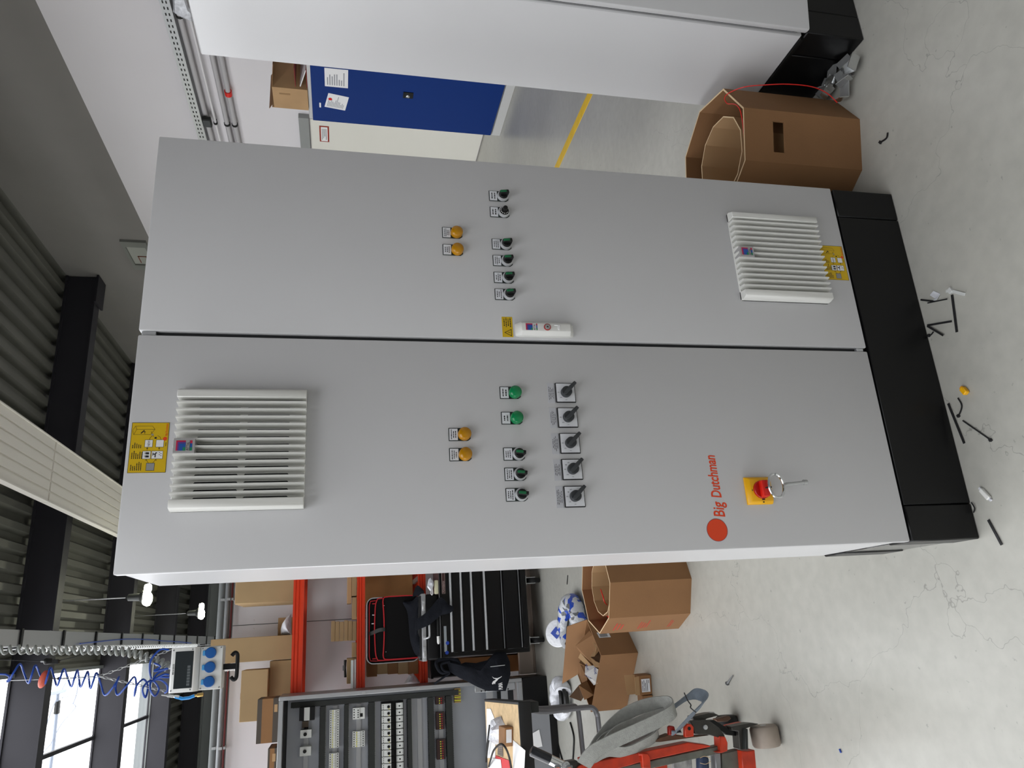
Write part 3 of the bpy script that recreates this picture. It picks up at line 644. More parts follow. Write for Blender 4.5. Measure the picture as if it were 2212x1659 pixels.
MB().slab([(4.79, 4.335, 2.0), (5.08, 4.335, 2.0), (5.08, 4.11, 1.94), (4.79, 4.11, 1.94)], .008).build('pages', WHITE, t)

# ------------------------------------------------------------------ octagonal cardboard drums
def drum(name, label, c, ang, h, slot=-1, prints=-1):
    t = thing(name, label, 'cardboard drum', (c[0], c[1], 0))
    ro = .213; th = .006
    P = lambda r, k, z: V((c[0] + r * math.cos(ang + k * math.pi / 4), c[1] + r * math.sin(ang + k * math.pi / 4), z))
    for k in range(8):
        a0, a1, b1, b0 = P(ro, k, 0), P(ro, k + 1, 0), P(ro - th, k + 1, 0), P(ro - th, k, 0); mb = MB()
        def wall(u0, u1, z0, z1, m=0):
            L = lambda a, b, u, z: a + (b - a) * u + V((0, 0, z))
            pts = [L(a0, a1, u0, z0), L(a0, a1, u1, z0), L(b0, b1, u1, z0), L(b0, b1, u0, z0), L(a0, a1, u0, z1), L(a0, a1, u1, z1), L(b0, b1, u1, z1), L(b0, b1, u0, z1)]
            mb.add(pts, [(3, 2, 1, 0), (0, 1, 5, 4), (1, 2, 6, 5), (2, 3, 7, 6), (3, 0, 4, 7)], 0); mb.add(pts, [(4, 5, 6, 7)], 1 if z1 == h else 0)
        if k == slot:
            wall(0, 1, 0, h * .665); wall(0, 1, h * .76, h); wall(0, .2, h * .665, h * .76); wall(.8, 1, h * .665, h * .76)
        else: wall(0, 1, 0, h)
        s_ = mb.build('side', [CARD, CARDE], t, rec=False)
        if prints == k:
            u = (a1 - a0).normalized(); n = V((u.y, -u.x, 0)); b = MB()
            for (z_, n_, hh) in ((h * .72, 3, .05), (h * .42, 4, .05), (h * .12, 2, .02)):
                for i in range(n_):
                    q_ = a0 + u * (.03 + .004 * i) + n * .0008 + V((0, 0, z_ + hh * (1 - i / n_)))
                    b.add([q_, q_ + u * (.075 - .012 * (i % 3)), q_ + u * (.075 - .012 * (i % 3)) + V((0, 0, .4 * hh / n_)), q_ + V((0, 0, .4 * hh / n_))], [(0, 1, 2, 3)])
            b.build('print', mat('carton_print_red', (190, 62, 44), .7), s_, rec=False)
    MB().prism([tuple(P(ro - th, k, 0).xy) for k in range(8)], 'z', .004, .012).build('bottom', CARD, t)
    mb = MB(); n = 12; hi = h * .93
    pr = [(.136 * math.cos(ang + .2 + i * 2 * math.pi / n), .136 * math.sin(ang + .2 + i * 2 * math.pi / n)) for i in range(n)]
    for i in range(n):
        a, b = pr[i], pr[(i + 1) % n]; f = .97
        pts = [(c[0] + a[0], c[1] + a[1], .012), (c[0] + b[0], c[1] + b[1], .012), (c[0] + b[0] * f, c[1] + b[1] * f, .012), (c[0] + a[0] * f, c[1] + a[1] * f, .012)]
        pts += [(x, y, hi) for x, y, _ in pts]
        mb.add(pts, [(0, 1, 5, 4), (2, 3, 7, 6)], 0); mb.add(pts, [(4, 5, 6, 7)], 1)
    mb.build('inner_sleeve', [CARDD, CARDE], t, rec=False)
    return t
aR = math.radians(-14); drum('cardboard_drum', 'octagonal cardboard wire drum with a hand slot between the two cabinets', (1.268, .262), aR - math.pi / 2 - math.pi / 8, .40, slot=0)
aL = math.radians(-21.8); drum('cardboard_drum', 'octagonal cardboard wire drum with red print beside the left cabinet side', (.026, 1.87), aL - math.pi / 2 - math.pi / 8, .395, prints=7)
def helix(c, r, turns, z0, z1, n=18, ph=0, ry=None):
    return [V((c[0] + (r + .004 * math.sin(i * 1.7)) * math.cos(ph + 2 * math.pi * i / n), c[1] + (ry or r) * math.sin(ph + 2 * math.pi * i / n), z0 + (z1 - z0) * i / (turns * n))) for i in range(int(turns * n) + 1)]
mb = MB()
for r, k in ((.150, 0), (.163, .5), (.176, 1)): mb.tube(helix((.026, 1.87), r, 14, .02, .335 - k * .02, 20, k), .0075, 6)
tag(mb.build('wire_coil', WIRER), 'coil of red wire inside the left cardboard drum', 'wire')
tag(MB().tube(spline([zd(705, 190, 'Z', .36), zd(722, 240, 'Z', .365), zd(735, 285, 'Z', .36), zd(755, 310, 'Z', .33)]), .0025, 6).build('wire_end', WIRER), 'loose red wire end hanging over the sleeve of the left drum', 'wire')
a = [V((1.17, .2, .33)), W(1600, 242, 'Z', .405), ze(490, 840, 'Y', .13), ze(485, 775, 'Y', .11), ze(620, 712, 'Y', .05), ze(800, 692, 'Y', .03), ze(1000, 686, 'Y', .02), ze(1180, 706, 'Y', .03), ze(1300, 755, 'Y', .05), ze(1390, 835, 'Y', .06)]
tag(MB().tube(spline(a, 8), .0015, 6).build('wire_loop', WIRER), 'thin red wire looping out of the right drum to the metal brackets', 'wire')

# shiny bent brackets on the floor by the right plinth
brk = []
for i, (a, b, hz, rz, lb) in enumerate(((1460, 520, .05, .4, 'bent zinc bracket farthest from the drum, leaning on the plinth'), (1500, 545, .03, 1.1, 'zinc bracket nearest the plinth corner, standing on its edge'), (1345, 610, .06, -.5, 'zinc bracket pointing up against the dark plinth side'), (1440, 625, .03, .2, 'zinc bracket lying flat in the middle of the bracket heap'), (1310, 690, .03, .9, 'zinc bracket at the back of the heap near the red wire'), (1450, 725, .03, -.3, 'zinc bracket nearest the cardboard drum'), (1290, 745, .02, .6, 'small zinc bracket beside the red wire end'))):
    p = ze(a, b, 'Z', .03)
    t = thing('metal_bracket', lb, 'bracket', (p.x, p.y, 0), rz, group='bent brackets by the plinth')
    R = Matrix.Rotation(.5 - .25 * (i % 3), 3, 'X')
    f = lambda pts: [R @ V(q_) + V((0, 0, .03)) for q_ in pts]
    MB().slab(f([(-.03, -.022, 0), (.03, -.022, 0), (.03, .022, 0), (-.03, .022, 0)]), .002).build('plate', STEEL, t, local=True)
    MB().slab(f([(-.03, .022, 0), (-.03, -.022, 0), (-.038, -.022, .035), (-.038, .022, .035)]), .002).build('lip', CHROME, t, local=True)
    MB().slab(f([(.03, -.022, 0), (.03, .022, 0), (.04, .022, -.026), (.04, -.022, -.026)]), .002).build('lip', CHROME, t, local=True)

# ------------------------------------------------------------------ bits on the floor
def tie(label, pts, r=.0023, head=True):
    P = [zt(a, b, 'Z', .003 + dz) for a, b, dz in pts]
    mb = MB().ribbon(spline(P, 5) if len(P) > 2 else P, (0, 0, 1), .0018, r * 2)
    if head: mb.obox(P[-1] + V((0, 0, .001)), (.007, .006, .006), .4)
    tag(mb.build('cable_tie', INK), label, 'cable tie', 'cut cable ties on the floor')
tie('black cable tie stub touching the plinth at its right part', [(715, 217, 0), (790, 226, 0)], head=False)
tie('thin black tie crossing the stub, near the white scrap', [(752, 234, .004), (856, 213, .004)], .0016, False)
tie('long thick black tie, rightmost one lying by itself', [(882, 190, 0), (908, 390, 0)], .0032, False)
tie('black tie pointing away from the plinth, right one of the V', [(750, 354, 0), (880, 332, 0)], .0026, False)
tie('black tie, left one of the V pair at the plinth', [(750, 357, .004), (835, 407, .004)], .0026, False)
tie('small curled black tie end under the V pair', [(783, 388, 0), (772, 402, 0), (760, 408, 0)], .0016)
tie('thick black tie along the plinth edge, below the yellow cap', [(862, 772, 0), (948, 985, 0)], .003, False)
tie('curved thin black tie next to the yellow cap', [(914, 742, 0), (935, 785, 0), (918, 838, 0)], .0016)
tie('straight thin black tie with a square head pointing away', [(940, 863, 0), (1090, 967, 0)], .0016)
tie('short thick black tie nearest the left plinth corner', [(1076, 1394, 0), (1148, 1528, 0)], .0032, False)
tie('thin black tie loop sticking out under the left plinth end', [(985, 1300, .003), (1003, 1330, .003), (998, 1355, .003)], .0013, False)
P = [ze(1800, 1080, 'Z', .003), ze(1790, 1125, 'Z', .003), ze(1740, 1160, 'Z', .003)]
tag(MB().ribbon(spline(P, 5), (0, 0, 1), .0018, .005).obox(P[-1], (.01, .007, .005), .5).build('cable_tie', INK), 'curved black tie in front of the right cardboard drum', 'cable tie', 'cut cable ties on the floor')
c = zt(948, 704, 'Z', .008); t = thing('plastic_plug', 'small yellow plastic cap on the floor in front of the plinth', 'cap', c - V((0, 0, .008)), .5)
MB().box(-.010, .010, -.007, .007, .001, .014).build('body', YBOX, t, local=True, bevel=.002); MB().box(.010, .014, -.004, .004, .004, .011).build('stub', mat('cap_orange', (230, 150, 10), .4), t, local=True)
c = zt(1058, 1256, 'Z', .006); t = thing('cable_marker', 'white plastic marker lying on the floor by the left plinth end', 'plastic piece', (c.x, c.y, 0), .6)
MB().box(-.016, .016, -.006, .006, .001, .010).build('body', WHITEP, t, local=True, bevel=.0015); MB().box(-.022, -.016, -.003, .003, .002, .007).box(.016, .022, -.003, .003, .002, .007).build('ends', PLASTW, t, local=True)
c = zt(792, 190, 'Z', .004); t = thing('plastic_scrap', 'crumpled white plastic scrap on the floor beside the black ties', 'scrap', (c.x, c.y, 0), .9)
MB().slab([(-.012, -.006, .001), (.011, -.008, .001), (.014, .005, .007), (-.004, .009, .005)], .0012).slab([(-.004, .009, .005), (-.012, -.006, .001), (-.015, .01, .010), (-.008, .014, .012)], .0012).build('foil', PLASTW, t, local=True)
P = [zt(852, 172, 'Z', .003), zt(875, 168, 'Z', .003), zt(950, 188, 'Z', .003)]
tag(MB().ribbon(P, (0, 0, 1), .004, .008).obox(P[1], (.014, .012, .008), .3).build('plastic_strip', mat('clear_strip', (206, 208, 206), .25)), 'clear plastic strip next to the rightmost long black tie', 'scrap')
P = [zd(1678, 918, 'Z', .006), zd(1690, 900, 'Z', .006), zd(1722, 852, 'Z', .006)]
tag(MB().lathe([(.008, 0), (.009, .004), (.004, .006)], P[0], P[1] - P[0], 10).tube([P[0], P[1], P[2]], [.005, .004, .0015], 8).build('screw', GREY), 'loose screw lying on the open floor left of the cabinet', 'screw')

# ------------------------------------------------------------------ rack with orange beams
YR = 4.78
rk = thing('storage_rack', 'long storage rack with orange beams against the back partition', 'rack', (-.6, 5.0, 0))
for za, zb_ in ((1.860, 1.943), (1.381, 1.444), (.887, .948)):
    b = MB(); h_ = zb_ - za
    b.prism([(YR, za), (YR, za + h_ * .28), (YR + .006, za + h_ * .34), (YR + .006, za + h_ * .42), (YR, za + h_ * .48), (YR, za + h_ * .6), (YR + .006, za + h_ * .66), (YR + .006, za + h_ * .74), (YR, za + h_ * .8), (YR, zb_), (YR + .045, zb_), (YR + .045, za)], 'x', -2.9, 1.85)
    b.build('beam', ORANGE, rk)
    MB().box(-2.9, 1.85, 5.34, 5.38, za, zb_).build('rear_beam', ORANGE, rk)
    for x in [-2.7 + .30 * i for i in range(16)]: MB().box(x, x + .035, YR + .046, 5.339, zb_ - .02, zb_ - .0015).build('cross_bar', STEEL, rk)
for x in (-2.96, 1.86):
    for y in (YR - .005, 5.32):
        MB().box(x, x + .05, y, y + .06, 0, 2.3).build('upright', mat('upright_grey', (92, 96, 100), .5), rk)
MB().box(-.49, 1.85, 4.73, 4.78, .02, .14).box(-.49, 1.85, 4.745, 4.78, 0, .02).build('base_board', mat('base_beige', (190, 174, 160), .6), rk, bevel=.004)
ft = lambda x0, x1, y0, y1, sk=0: [(x0, y0), (x1, y0 - sk), (x1 + sk, y1 - sk), (x0 + sk, y1)]
Z1 = 1.944
t = thing('folded_cartons', 'stack of folded pale cardboard leaning upright on the top shelf', 'cardboard', (.35, 5.0, Z1))
for k in range(4):
    MB().prism([(.187 + .012 * k * 0, 4.90 + k * .055), (.62, 4.86 + k * .055), (.62, 4.91 + k * .055), (.180 - k * .004, 4.95 + k * .055)], 'z', Z1 + .001, 2.398 - .012 * k).build('sheet', CARDB if k else CARDB, t, bevel=.003)
carton('carton', 'tall narrow brown carton standing on end on the top shelf', ft(-.255, -.072, 4.9, 5.25), Z1 + .001, 2.56, CARDB)
carton('carton', 'wide brown carton on the top shelf under the lettered box', ft(-.56, -.262, 4.98, 5.28), Z1 + .001, 2.118, CARDB)
ab = carton('carton', 'brown carton with red letters lying on top of another carton', ft(-.685, -.316, 4.88, 5.2), 2.12, 2.318, CARDB)
MB().text('ABB', .062, (-.665, 4.8785, 2.142), m=0, fat=.03, sx=.9).build('lettering', [mat('carton_red', (214, 46, 40), .6)], ab, rec=False)
carton('carton', 'small pale carton behind the bubble wrap on the top shelf', ft(-.07, .07, 5.15, 5.3), Z1 + .001, 2.08, CARDD)
pf = [zb(a, b, 'Y', 5.0) for a, b in ((640, 395), (600, 430), (565, 480), (552, 530), (555, 570), (640, 575))]
tag(MB().puff(pf, (0, -1, 0), .09, 5, amp=.03, fr=25, back=1).build('bubble_wrap', PLASTW), 'crumpled clear bubble wrap on the top shelf above the long carton', 'bubble wrap')
# boxes on the switchgear enclosure roof
EZ = 2.0015
def banded(name, label, x0, x1, y0, y1, z0, z1):
    t = thing(name, label, 'box', ((x0 + x1) / 2, (y0 + y1) / 2, z0))
    zs_ = [z0, z0 + (z1 - z0) * .26, z0 + (z1 - z0) * .78, z1]
    b = MB()
    for a, c, m_ in zip(zs_[:-1], zs_[1:], (1, 0, 1)): b.box(x0, x1, y0, y1, a, c, m_)
    b.build('body', [CARD, mat('carton_dark', (74, 66, 58), .7)], t)
    MB().box(x0 + .2, x0 + .25, y0 - .0008, y0, z0 + .008, z0 + .03).build('label', [CARDD], t)
banded('carton', 'brown carton with two dark bands on the open enclosure roof', -.80, -.508, 4.46, 4.72, EZ, 2.148)
banded('carton', 'second dark banded carton at the left edge on the enclosure roof', -1.12, -.836, 4.44, 4.72, EZ, 2.062)
# middle shelf
Z2 = 1.445
for k in range(6):
    x = .003 + (k * 37 % 11) * .0012
    carton('carton', ['lowest', 'second lowest', 'third', 'fourth', 'fifth', 'topmost'][k] + ' flat small carton in the stack of six on the middle shelf', ft(x - .15 - .004 * (k % 3), x + .0, 4.9, 5.15), Z2 + .034 * k, Z2 + .034 * k + .0325, CARDB, tape=False, group='flat cartons stacked on the middle shelf')
carton('carton', 'small flat carton lying right of the stack on the middle shelf', ft(.016, .19, 4.86, 5.05), Z2, Z2 + .038, CARDB, tape=False)
carton('carton', 'dark-sided carton at the right end of the middle shelf', ft(.2, .5, 4.86, 5.1), Z2, Z2 + .042, CARDB, tape=False)
carton('carton', 'pale carton on top of the dark-sided one, middle shelf', ft(.145, .5, 4.86, 5.1), Z2 + .043, Z2 + .078, CARDD, tape=False)
carton('carton', 'long flat carton left of the six-carton stack, middle shelf', ft(-.275, -.162, 4.86, 5.05), Z2, Z2 + .036, CARDB, tape=False)
carton('carton', 'cardboard block beside the glass tubes on the middle shelf', ft(-.47, -.28, 4.88, 5.1), Z2, Z2 + .075, CARDB, tape=False)
t = thing('lamp_tubes', 'bundle of glass tubes lying along the middle shelf front', 'tube', (-.38, 4.82, Z2))
for k in range(4): MB().tube([(-.29, 4.835 + .0, Z2 + .009 + .0), (-.62, 4.835, Z2 + .009)] if k == 0 else [(-.295, 4.835 + (k % 2) * .02, Z2 + .009 + .009 * k), (-.62, 4.835 + (k % 2) * .02, Z2 + .009 + .009 * k)], .008, 8).build('tube', mat('tube_glass', (196, 208, 206), .2), t)
t = thing('hand_tool', 'black hand tool lying on the cardboard block, middle shelf', 'tool', (-.34, 4.9, Z2 + .076))
MB().tube([(-.29, 4.9, Z2 + .088), (-.35, 4.9, Z2 + .09), (-.42, 4.91, Z2 + .086)], [.011, .008, .010], 8).build('handle', DARK, t); MB().box(-.37, -.33, 4.89, 4.91, Z2 + .092, Z2 + .108).build('head', GREY, t, bevel=.003)
# lower shelf
Z3 = .949
tag(MB().box(.142, 1.2, 5.3, 5.33, Z3, 1.372).build('plywood_board', WOOD, bevel=.002), 'brown plywood board standing at the back of the lowest shelf', 'board')
for k in range(5):
    x0 = -.435 + (k * 23 % 7) * .003
    carton('carton', ['lowest', 'second lowest', 'middle', 'second highest', 'topmost'][k] + ' brown carton in the stack behind the tool case', ft(x0, x0 + .24, 4.9, 5.15), Z3 + k * .083, Z3 + k * .083 + .0815, CARDB if k % 2 else CARD, tape=False, group='cartons stacked behind the tool case')
pf = [zb(a, b, 'Y', 4.9) for a, b in ((1600, 895), (1560, 970), (1690, 985), (1690, 960), (1655, 910), (1635, 885))]
tag(MB().puff(pf, (0, -1, 0), .05, 5, amp=.02, back=1).build('plastic_bag', PLASTW), 'white plastic bag on the lowest shelf next to the enclosure', 'bag')

# ------------------------------------------------------------------ black tool chest on castors
TX0, TX1, TY = -.312, .62, 4.335
ch = thing('tool_chest', 'black tool chest with silver drawer handles on castors before the rack', 'tool chest', (.15, 4.5, 0))
BLK = mat('chest_black', (10, 10, 11), .35, spec=.3); BLK2 = mat('chest_front', (11, 11, 12), .3, spec=.3)
MB().box(TX0, TX1, TY + .012, 4.715, .135, .824).build('body', BLK, ch, bevel=.006)
MB().box(TX0 - .004, TX1 + .004, TY + .006, 4.718, .8245, .832).build('top_rim', mat('rim_grey', (90, 90, 92), .35, metal=.5), ch, bevel=.002)
trims = [.745, .663, .581, .477, .338, .199]; bots = [.668, .586, .5, .345, .206, .145]
for i, (a, b) in enumerate(zip(trims, bots)):
    d = MB().box(TX0 + .03, TX1 - .03, TY, TY + .011, b + .003, a - .014).build('drawer', BLK2, ch, bevel=.003)
    MB().prism([(TY + .002, a + .007), (TY - .010, a + .005), (TY - .012, a - .006), (TY + .002, a - .012)] if i < 4 else [(TY + .002, a + .003), (TY - .006, a + .002), (TY - .006, a - .002), (TY + .002, a - .004)], 'x', TX0 + .037, TX1 - .037).build('handle', SILVER if i < 4 else GREY, d)
b = MB().box(.155, .36, TY + .004, TY + .012, .783, .808, 0).box(.157, .358, TY + .0035, TY + .004, .785, .806, 1)
b.text('POWERFIX', .021, (.163, TY + .003, .788), m=0, sx=.85, fat=.015).build('badge', [mat('badge_silver', (170, 150, 145), .4), mat('badge_dark', (60, 30, 28), .5)], ch, rec=False)
MB().box(-.27, -.085, TY + .009, TY + .012, .783, .803).build('grey_sticker', mat('sticker_grey2', (140, 146, 150), .5), ch)
b = MB().lathe([(.0135, 0), (.0135, .0015)], (-.208, TY + .010, .778), (0, -1, 0), 20).build('blue_dot', mat('dot_blue', (20, 60, 160), .5), ch)
c = b.copy(); COL.objects.link(c); c.location = V((-.069, 0, .006)) + b.location
for x, y in ((TX0 + .08, TY + .06), (TX1 - .08, TY + .06), (TX0 + .08, 4.65), (TX1 - .08, 4.65), (.225, TY + .06)):
    q = MB().box(x - .035, x + .035, y - .03, y + .03, .127, .134).box(x - .025, x - .0205, y - .02, y + .045, .05, .127).box(x + .0205, x + .025, y - .02, y + .045, .05, .127).build('caster', STEEL, ch)
    MB().lathe([(.03, -.018), (.054, -.017), (.058, -.011), (.058, .011), (.054, .017), (.03, .018)], (x, y + .03, .058), (1, 0, 0), 24).build('wheel', RUBBER, q); MB().lathe([(.022, -.0195), (.022, .0195)], (x, y + .03, .058), (1, 0, 0), 16).build('hub', CHROME, q)
# aluminium tool case, lid open
CX0, CX1 = -.325, .16
tc_ = thing('tool_case', 'open aluminium tool case with red-edged tool boards on the tool chest', 'tool case', (-.1, 4.5, .833))
MB().box(CX0, CX1, 4.375, 4.66, .8325, .935).build('lower_shell', mat('case_black', (9, 9, 10), .5, spec=.25), tc_, bevel=.02, seg=3)
mb = MB(); mb.box(CX0 - .004, CX1 + .004, 4.369, 4.379, .934, .968).box(CX0 - .004, CX0 + .006, 4.379, 4.665, .934, .968).box(CX1 - .006, CX1 + .004, 4.379, 4.665, .934, .968).box(CX0 + .006, CX1 - .006, 4.657, 4.665, .934, .968)
mb.build('rim', ALU, tc_, bevel=.004, seg=2)
for x in (-.265, .075):
    l = MB().box(x - .04, x + .04, 4.362, 4.369, .938, .962).build('latch', SILVER, tc_, bevel=.003)
    MB().box(x - .028, x + .012, 4.356, 4.362, .943, .957).build('latch_clip', STEEL, l, bevel=.002); MB().lathe([(.007, 0), (.006, .004)], (x + .027, 4.362, .95), (0, -1, 0), 14).build('latch_lock', CHROME, l)
MB().tube(spline([(-.165, 4.368, .955), (-.165, 4.35, .945), (-.16, 4.33, .925), (-.145, 4.325, .915), (-.06, 4.325, .915)], 4), .007, 8).box(-.178, -.150, 4.36, 4.369, .940, .965).build('case_handle', SILVER, tc_)
LY = 4.60
def rr(x0, x1, z0, z1, r, n=5):
    out = []
    for cx, cz, a0 in ((x1 - r, z1 - r, 0), (x0 + r, z1 - r, 90), (x0 + r, z0 + r, 180), (x1 - r, z0 + r, 270)):
        for i in range(n + 1): a = math.radians(a0 + 90 * i / n); out.append((cx + r * math.cos(a), cz + r * math.sin(a)))
    return out
out = rr(CX0 - .002, CX1 + .002, .972, 1.372, .05); lid = MB()
lid.prism(out, 'y', LY + .05, LY + .07).build('lid_shell', mat('case_black', (20, 20, 22)), tc_)
P = [V((x, LY + .03, z)) for x, z in out]; fr = MB().ribbon(P + [P[0]], (0, 1, 0), .07, .007)
fr.build('lid_frame', ALU, tc_)
def board(x0, x1, z0, z1, y, wav, name):
    top = [(x0 + (x1 - x0) * i / 16, z1 - wav * (1 - abs(i / 8 - 1) ** 2)) for i in range(17)]
    poly = [(x0, z0)] + top + [(x1, z0)]
    o = MB().prism(poly, 'y', y, y + .008).build(name, mat('board_black', (9, 8, 8), .8, spec=.2), tc_)
    pts = spline([V((x0, y - .001, z0)), V((x0 - .001, y - .001, z1 - .05)), V((x0 + .012, y - .001, z1 - .006))] + [V((x, y - .001, z + .001)) for x, z in top[2:-2]] + [V((x1 - .012, y - .001, z1 - .006)), V((x1 + .001, y - .001, z1 - .05)), V((x1, y - .001, z0))], 2)
    MB().ribbon(pts, (0, 1, 0), .014, .008).build('red_binding', REDB, o)
    return o
b1 = board(CX0 + .018, CX1 - .018, .985, 1.352, LY + .03, 0, 'tool_board'); b2 = board(CX0 + .02, CX1 - .004, .985, 1.30, LY - .005, -.012, 'tool_board'); b3 = board(CX0 + .024, CX1 + .004, .985, 1.252, LY - .04, .012, 'tool_board')
mb = [((-.29, 1.315), (-.29, 1.33)), ((.12, 1.31), (.12, 1.33)), ((.03, 1.31), (.035, 1.33)), ((-.03, 1.32), (-.03, 1.335)), ((.085, 1.295), (.09, 1.31))]
for k, (a, c) in enumerate(mb):
    MB().tube([(a[0], LY + .018, a[1] - .05), (c[0], LY + .018, c[1])], [.006, .004], 8).build('tool', REDB if k < 2 else SILVER, b1)
MB().ribbon(spline([(-.105, LY + .02, 1.352), (-.10, LY + .0, 1.33), (-.085, LY - .03, 1.29), (-.08, LY - .05, 1.262), (-.08, LY - .052, 1.235)]), (1, 0, 0), .028, .003).build('strap', DUCT, tc_)
for x, z in ((-.05, 1.243), (-.245, 1.228), (.098, 1.24)): MB().lathe([(.005, 0), (.003, .004)], (x, LY - .041, z), (0, -1, 0), 10).build('rivet', CHROME, b3)
# things on the chest
t = thing('tape_roll', 'cream tape roll standing at the right on the tool chest top', 'tape', (.2, 4.36, .833))
MB().box(.155, .26, 4.35, 4.37, .8325, .866).build('roll', mat('tape_cream', (228, 224, 190), .6), t, bevel=.008, seg=2)
pf = [zc(a, b_, 'Y', 4.34) for a, b_ in ((160, 180), (172, 120), (190, 105), (212, 130), (216, 165), (200, 205), (186, 215))]
t = thing('cord_bundle', 'bundle of white cord hanging over the black case at its right end', 'cord', pf[0])
MB().puff(pf, (0, -1, 0), .022, 4, amp=.02, fr=40, back=1).build('bundle', PLASTW, t)
MB().tube(spline([zc(196, 205, 'Y', 4.335), zc(193, 235, 'Y', 4.335), zc(201, 246, 'Y', 4.335), zc(208, 230, 'Y', 4.335), zc(202, 200, 'Y', 4.335)]), .0035, 6).build('loop', WHITE, t)
t = thing('marker_pen', 'black marker tube with white end lying on the chest before the case', 'pen', (-.12, 4.352, .845))
MB().tube([(-.02, 4.352, .846), (-.155, 4.352, .846)], .0105, 10).build('barrel', DARK, t); MB().tube([(-.155, 4.352, .846), (-.2, 4.352, .845), (-.212, 4.352, .845)], [.0115, .0115, .006], 10).build('cap', WHITEP, t)
# dark jacket thrown over the case
J = [((1185, 420), (1200, 385), 4.56), ((1260, 560), (1340, 380), 4.53), ((1290, 800), (1440, 300), 4.49), ((1300, 960), (1450, 480), 4.45), ((1330, 1120), (1440, 700), 4.42), ((1400, 1290), (1430, 880), 4.40), ((1470, 1330), (1470, 1000), 4.39)]
zj = Zm(720, 1250, 7.9)
def loft(rows, ncol, th, name, m, label, cat, amp=.008, fr=30):
    grid = []
    for a, b, y in rows:
        A = zj(*a, 'Y', y); B = zj(*b, 'Y', y - .01); grid.append([A.lerp(B, i / ncol) for i in range(ncol + 1)])
    G = [[*row] for row in grid]; cols = [spline([r[i] for r in G], 4) for i in range(ncol + 1)]; k = len(cols[0]); vs = []
    for sgn in (0, 1):
        for r in range(k):
            for c in range(ncol + 1):
                p = cols[c][r]; e = math.sin(math.pi * c / ncol); vs.append(p + V((0, (-th if sgn else th) * (.25 + .75 * e) + (amp * noise.noise(p * fr)), 0)))
    n = (ncol + 1); fs = []
    for sgn in (0, 1):
        for r in range(k - 1):
            for c in range(ncol): q_ = sgn * k * n + r * n + c; fs.append((q_, q_ + 1, q_ + n + 1, q_ + n))
    for r in range(k - 1):
        for c in (0, ncol): fs.append((r * n + c, r * n + n + c, k * n + r * n + n + c, k * n + r * n + c))
    for r in (0, k - 1):
        for c in range(ncol): fs.append((r * n + c, r * n + c + 1, k * n + r * n + c + 1, k * n + r * n + c))
    return MB().add(vs, fs, 0, True)
jk = thing('jacket', 'black jacket thrown over the open tool case and the chest front', 'jacket', (-.05, 4.35, 1.0))
loft(J, 7, .022, '', None, '', '').build('body', CLOTH, jk)
J2 = [((1345, 320), (1400, 150), 4.56), ((1400, 300), (1440, 115), 4.53), ((1470, 290), (1500, 160), 4.5), ((1540, 270), (1545, 210), 4.48)]
loft(J2, 5, .02, '', None, '', '').build('collar', CLOTH, jk)
J3 = [((1400, 960), (1400, 700), 4.36), ((1440, 880), (1530, 620), 4.34), ((1550, 830), (1640, 520), 4.322), ((1640, 790), (1790, 340), 4.315), ((1760, 690), (1860, 330), 4.31), ((1850, 620), (1950, 420), 4.306), ((1955, 600), (2030, 470), 4.304), ((2030, 560), (2055, 490), 4.304)]
loft(J3, 7, .014, '', None, '', '').build('sleeve', CLOTH, jk)
# black bag with white print hanging on the chest's left side
zp = Zm(860, 1220, 5.721)
o = [(600, 1200), (700, 1190), (760, 1230), (830, 1205), (960, 1215), (1100, 1180), (1200, 1080), (1330, 1080), (1380, 1200), (1390, 1350), (1370, 1430), (1330, 1560), (1100, 1560), (980, 1510), (850, 1440), (760, 1400), (680, 1350), (640, 1320)]
bgp = thing('gym_bag', 'black cloth bag with white print hanging at the left of the tool chest', 'bag', (-.42, 4.29, .4))
MB().puff([zp(a, b_, 'Y', 4.30) for a, b_ in o], (0, -1, 0), .055, 7, amp=.03, fr=14, back=.15).build('body', CLOTH, bgp)
MB().tube(spline([zp(640, 1330, 'Y', 4.28), zp(530, 1330, 'Y', 4.28), zp(470, 1230, 'Y', 4.29), zp(500, 1180, 'Y', 4.3), zp(600, 1170, 'Y', 4.3), zp(720, 1180, 'Y', 4.29), zp(760, 1220, 'Y', 4.28)]), .012, 8).tube(spline([zp(640, 1330, 'Y', 4.27), zp(560, 1300, 'Y', 4.27), zp(540, 1230, 'Y', 4.28), zp(640, 1195, 'Y', 4.28)]), .009, 8).build('handle_loop', CLOTH, bgp)
MB().tube(spline([zp(640, 1340, 'Y', 4.27), zp(520, 1420, 'Y', 4.28), zp(450, 1470, 'Y', 4.3)]), .008, 6).build('draw_cord', CLOTH, bgp)
YB = 4.222
cat = [(1160, 1380), (1185, 1398), (1225, 1402), (1262, 1388), (1282, 1374), (1276, 1388), (1240, 1412), (1228, 1428), (1205, 1450), (1196, 1478), (1186, 1464), (1172, 1480), (1158, 1470), (1172, 1440), (1200, 1424), (1208, 1412), (1180, 1406)]
lg = MB().add([zp(a, b_, 'Y', YB) for a, b_ in cat], [tuple(range(len(cat)))])
A = zp(1310, 1540, 'Y', YB); u = (zp(1275, 1400, 'Y', YB) - zp(1285, 1535, 'Y', YB)).normalized(); lg.text('PUMA', .042, zp(1292, 1540, 'Y', YB), ux=u, uy=V((-u.z * 1.0, 0, u.x)), sx=.42, fat=.03)
lg.build('print', WHITE, bgp, rec=False)
MB().tube([zp(1140, 1260, 'Y', 4.24), zp(1320, 1240, 'Y', 4.235)], .003, 6).build('zip', STEEL, bgp)

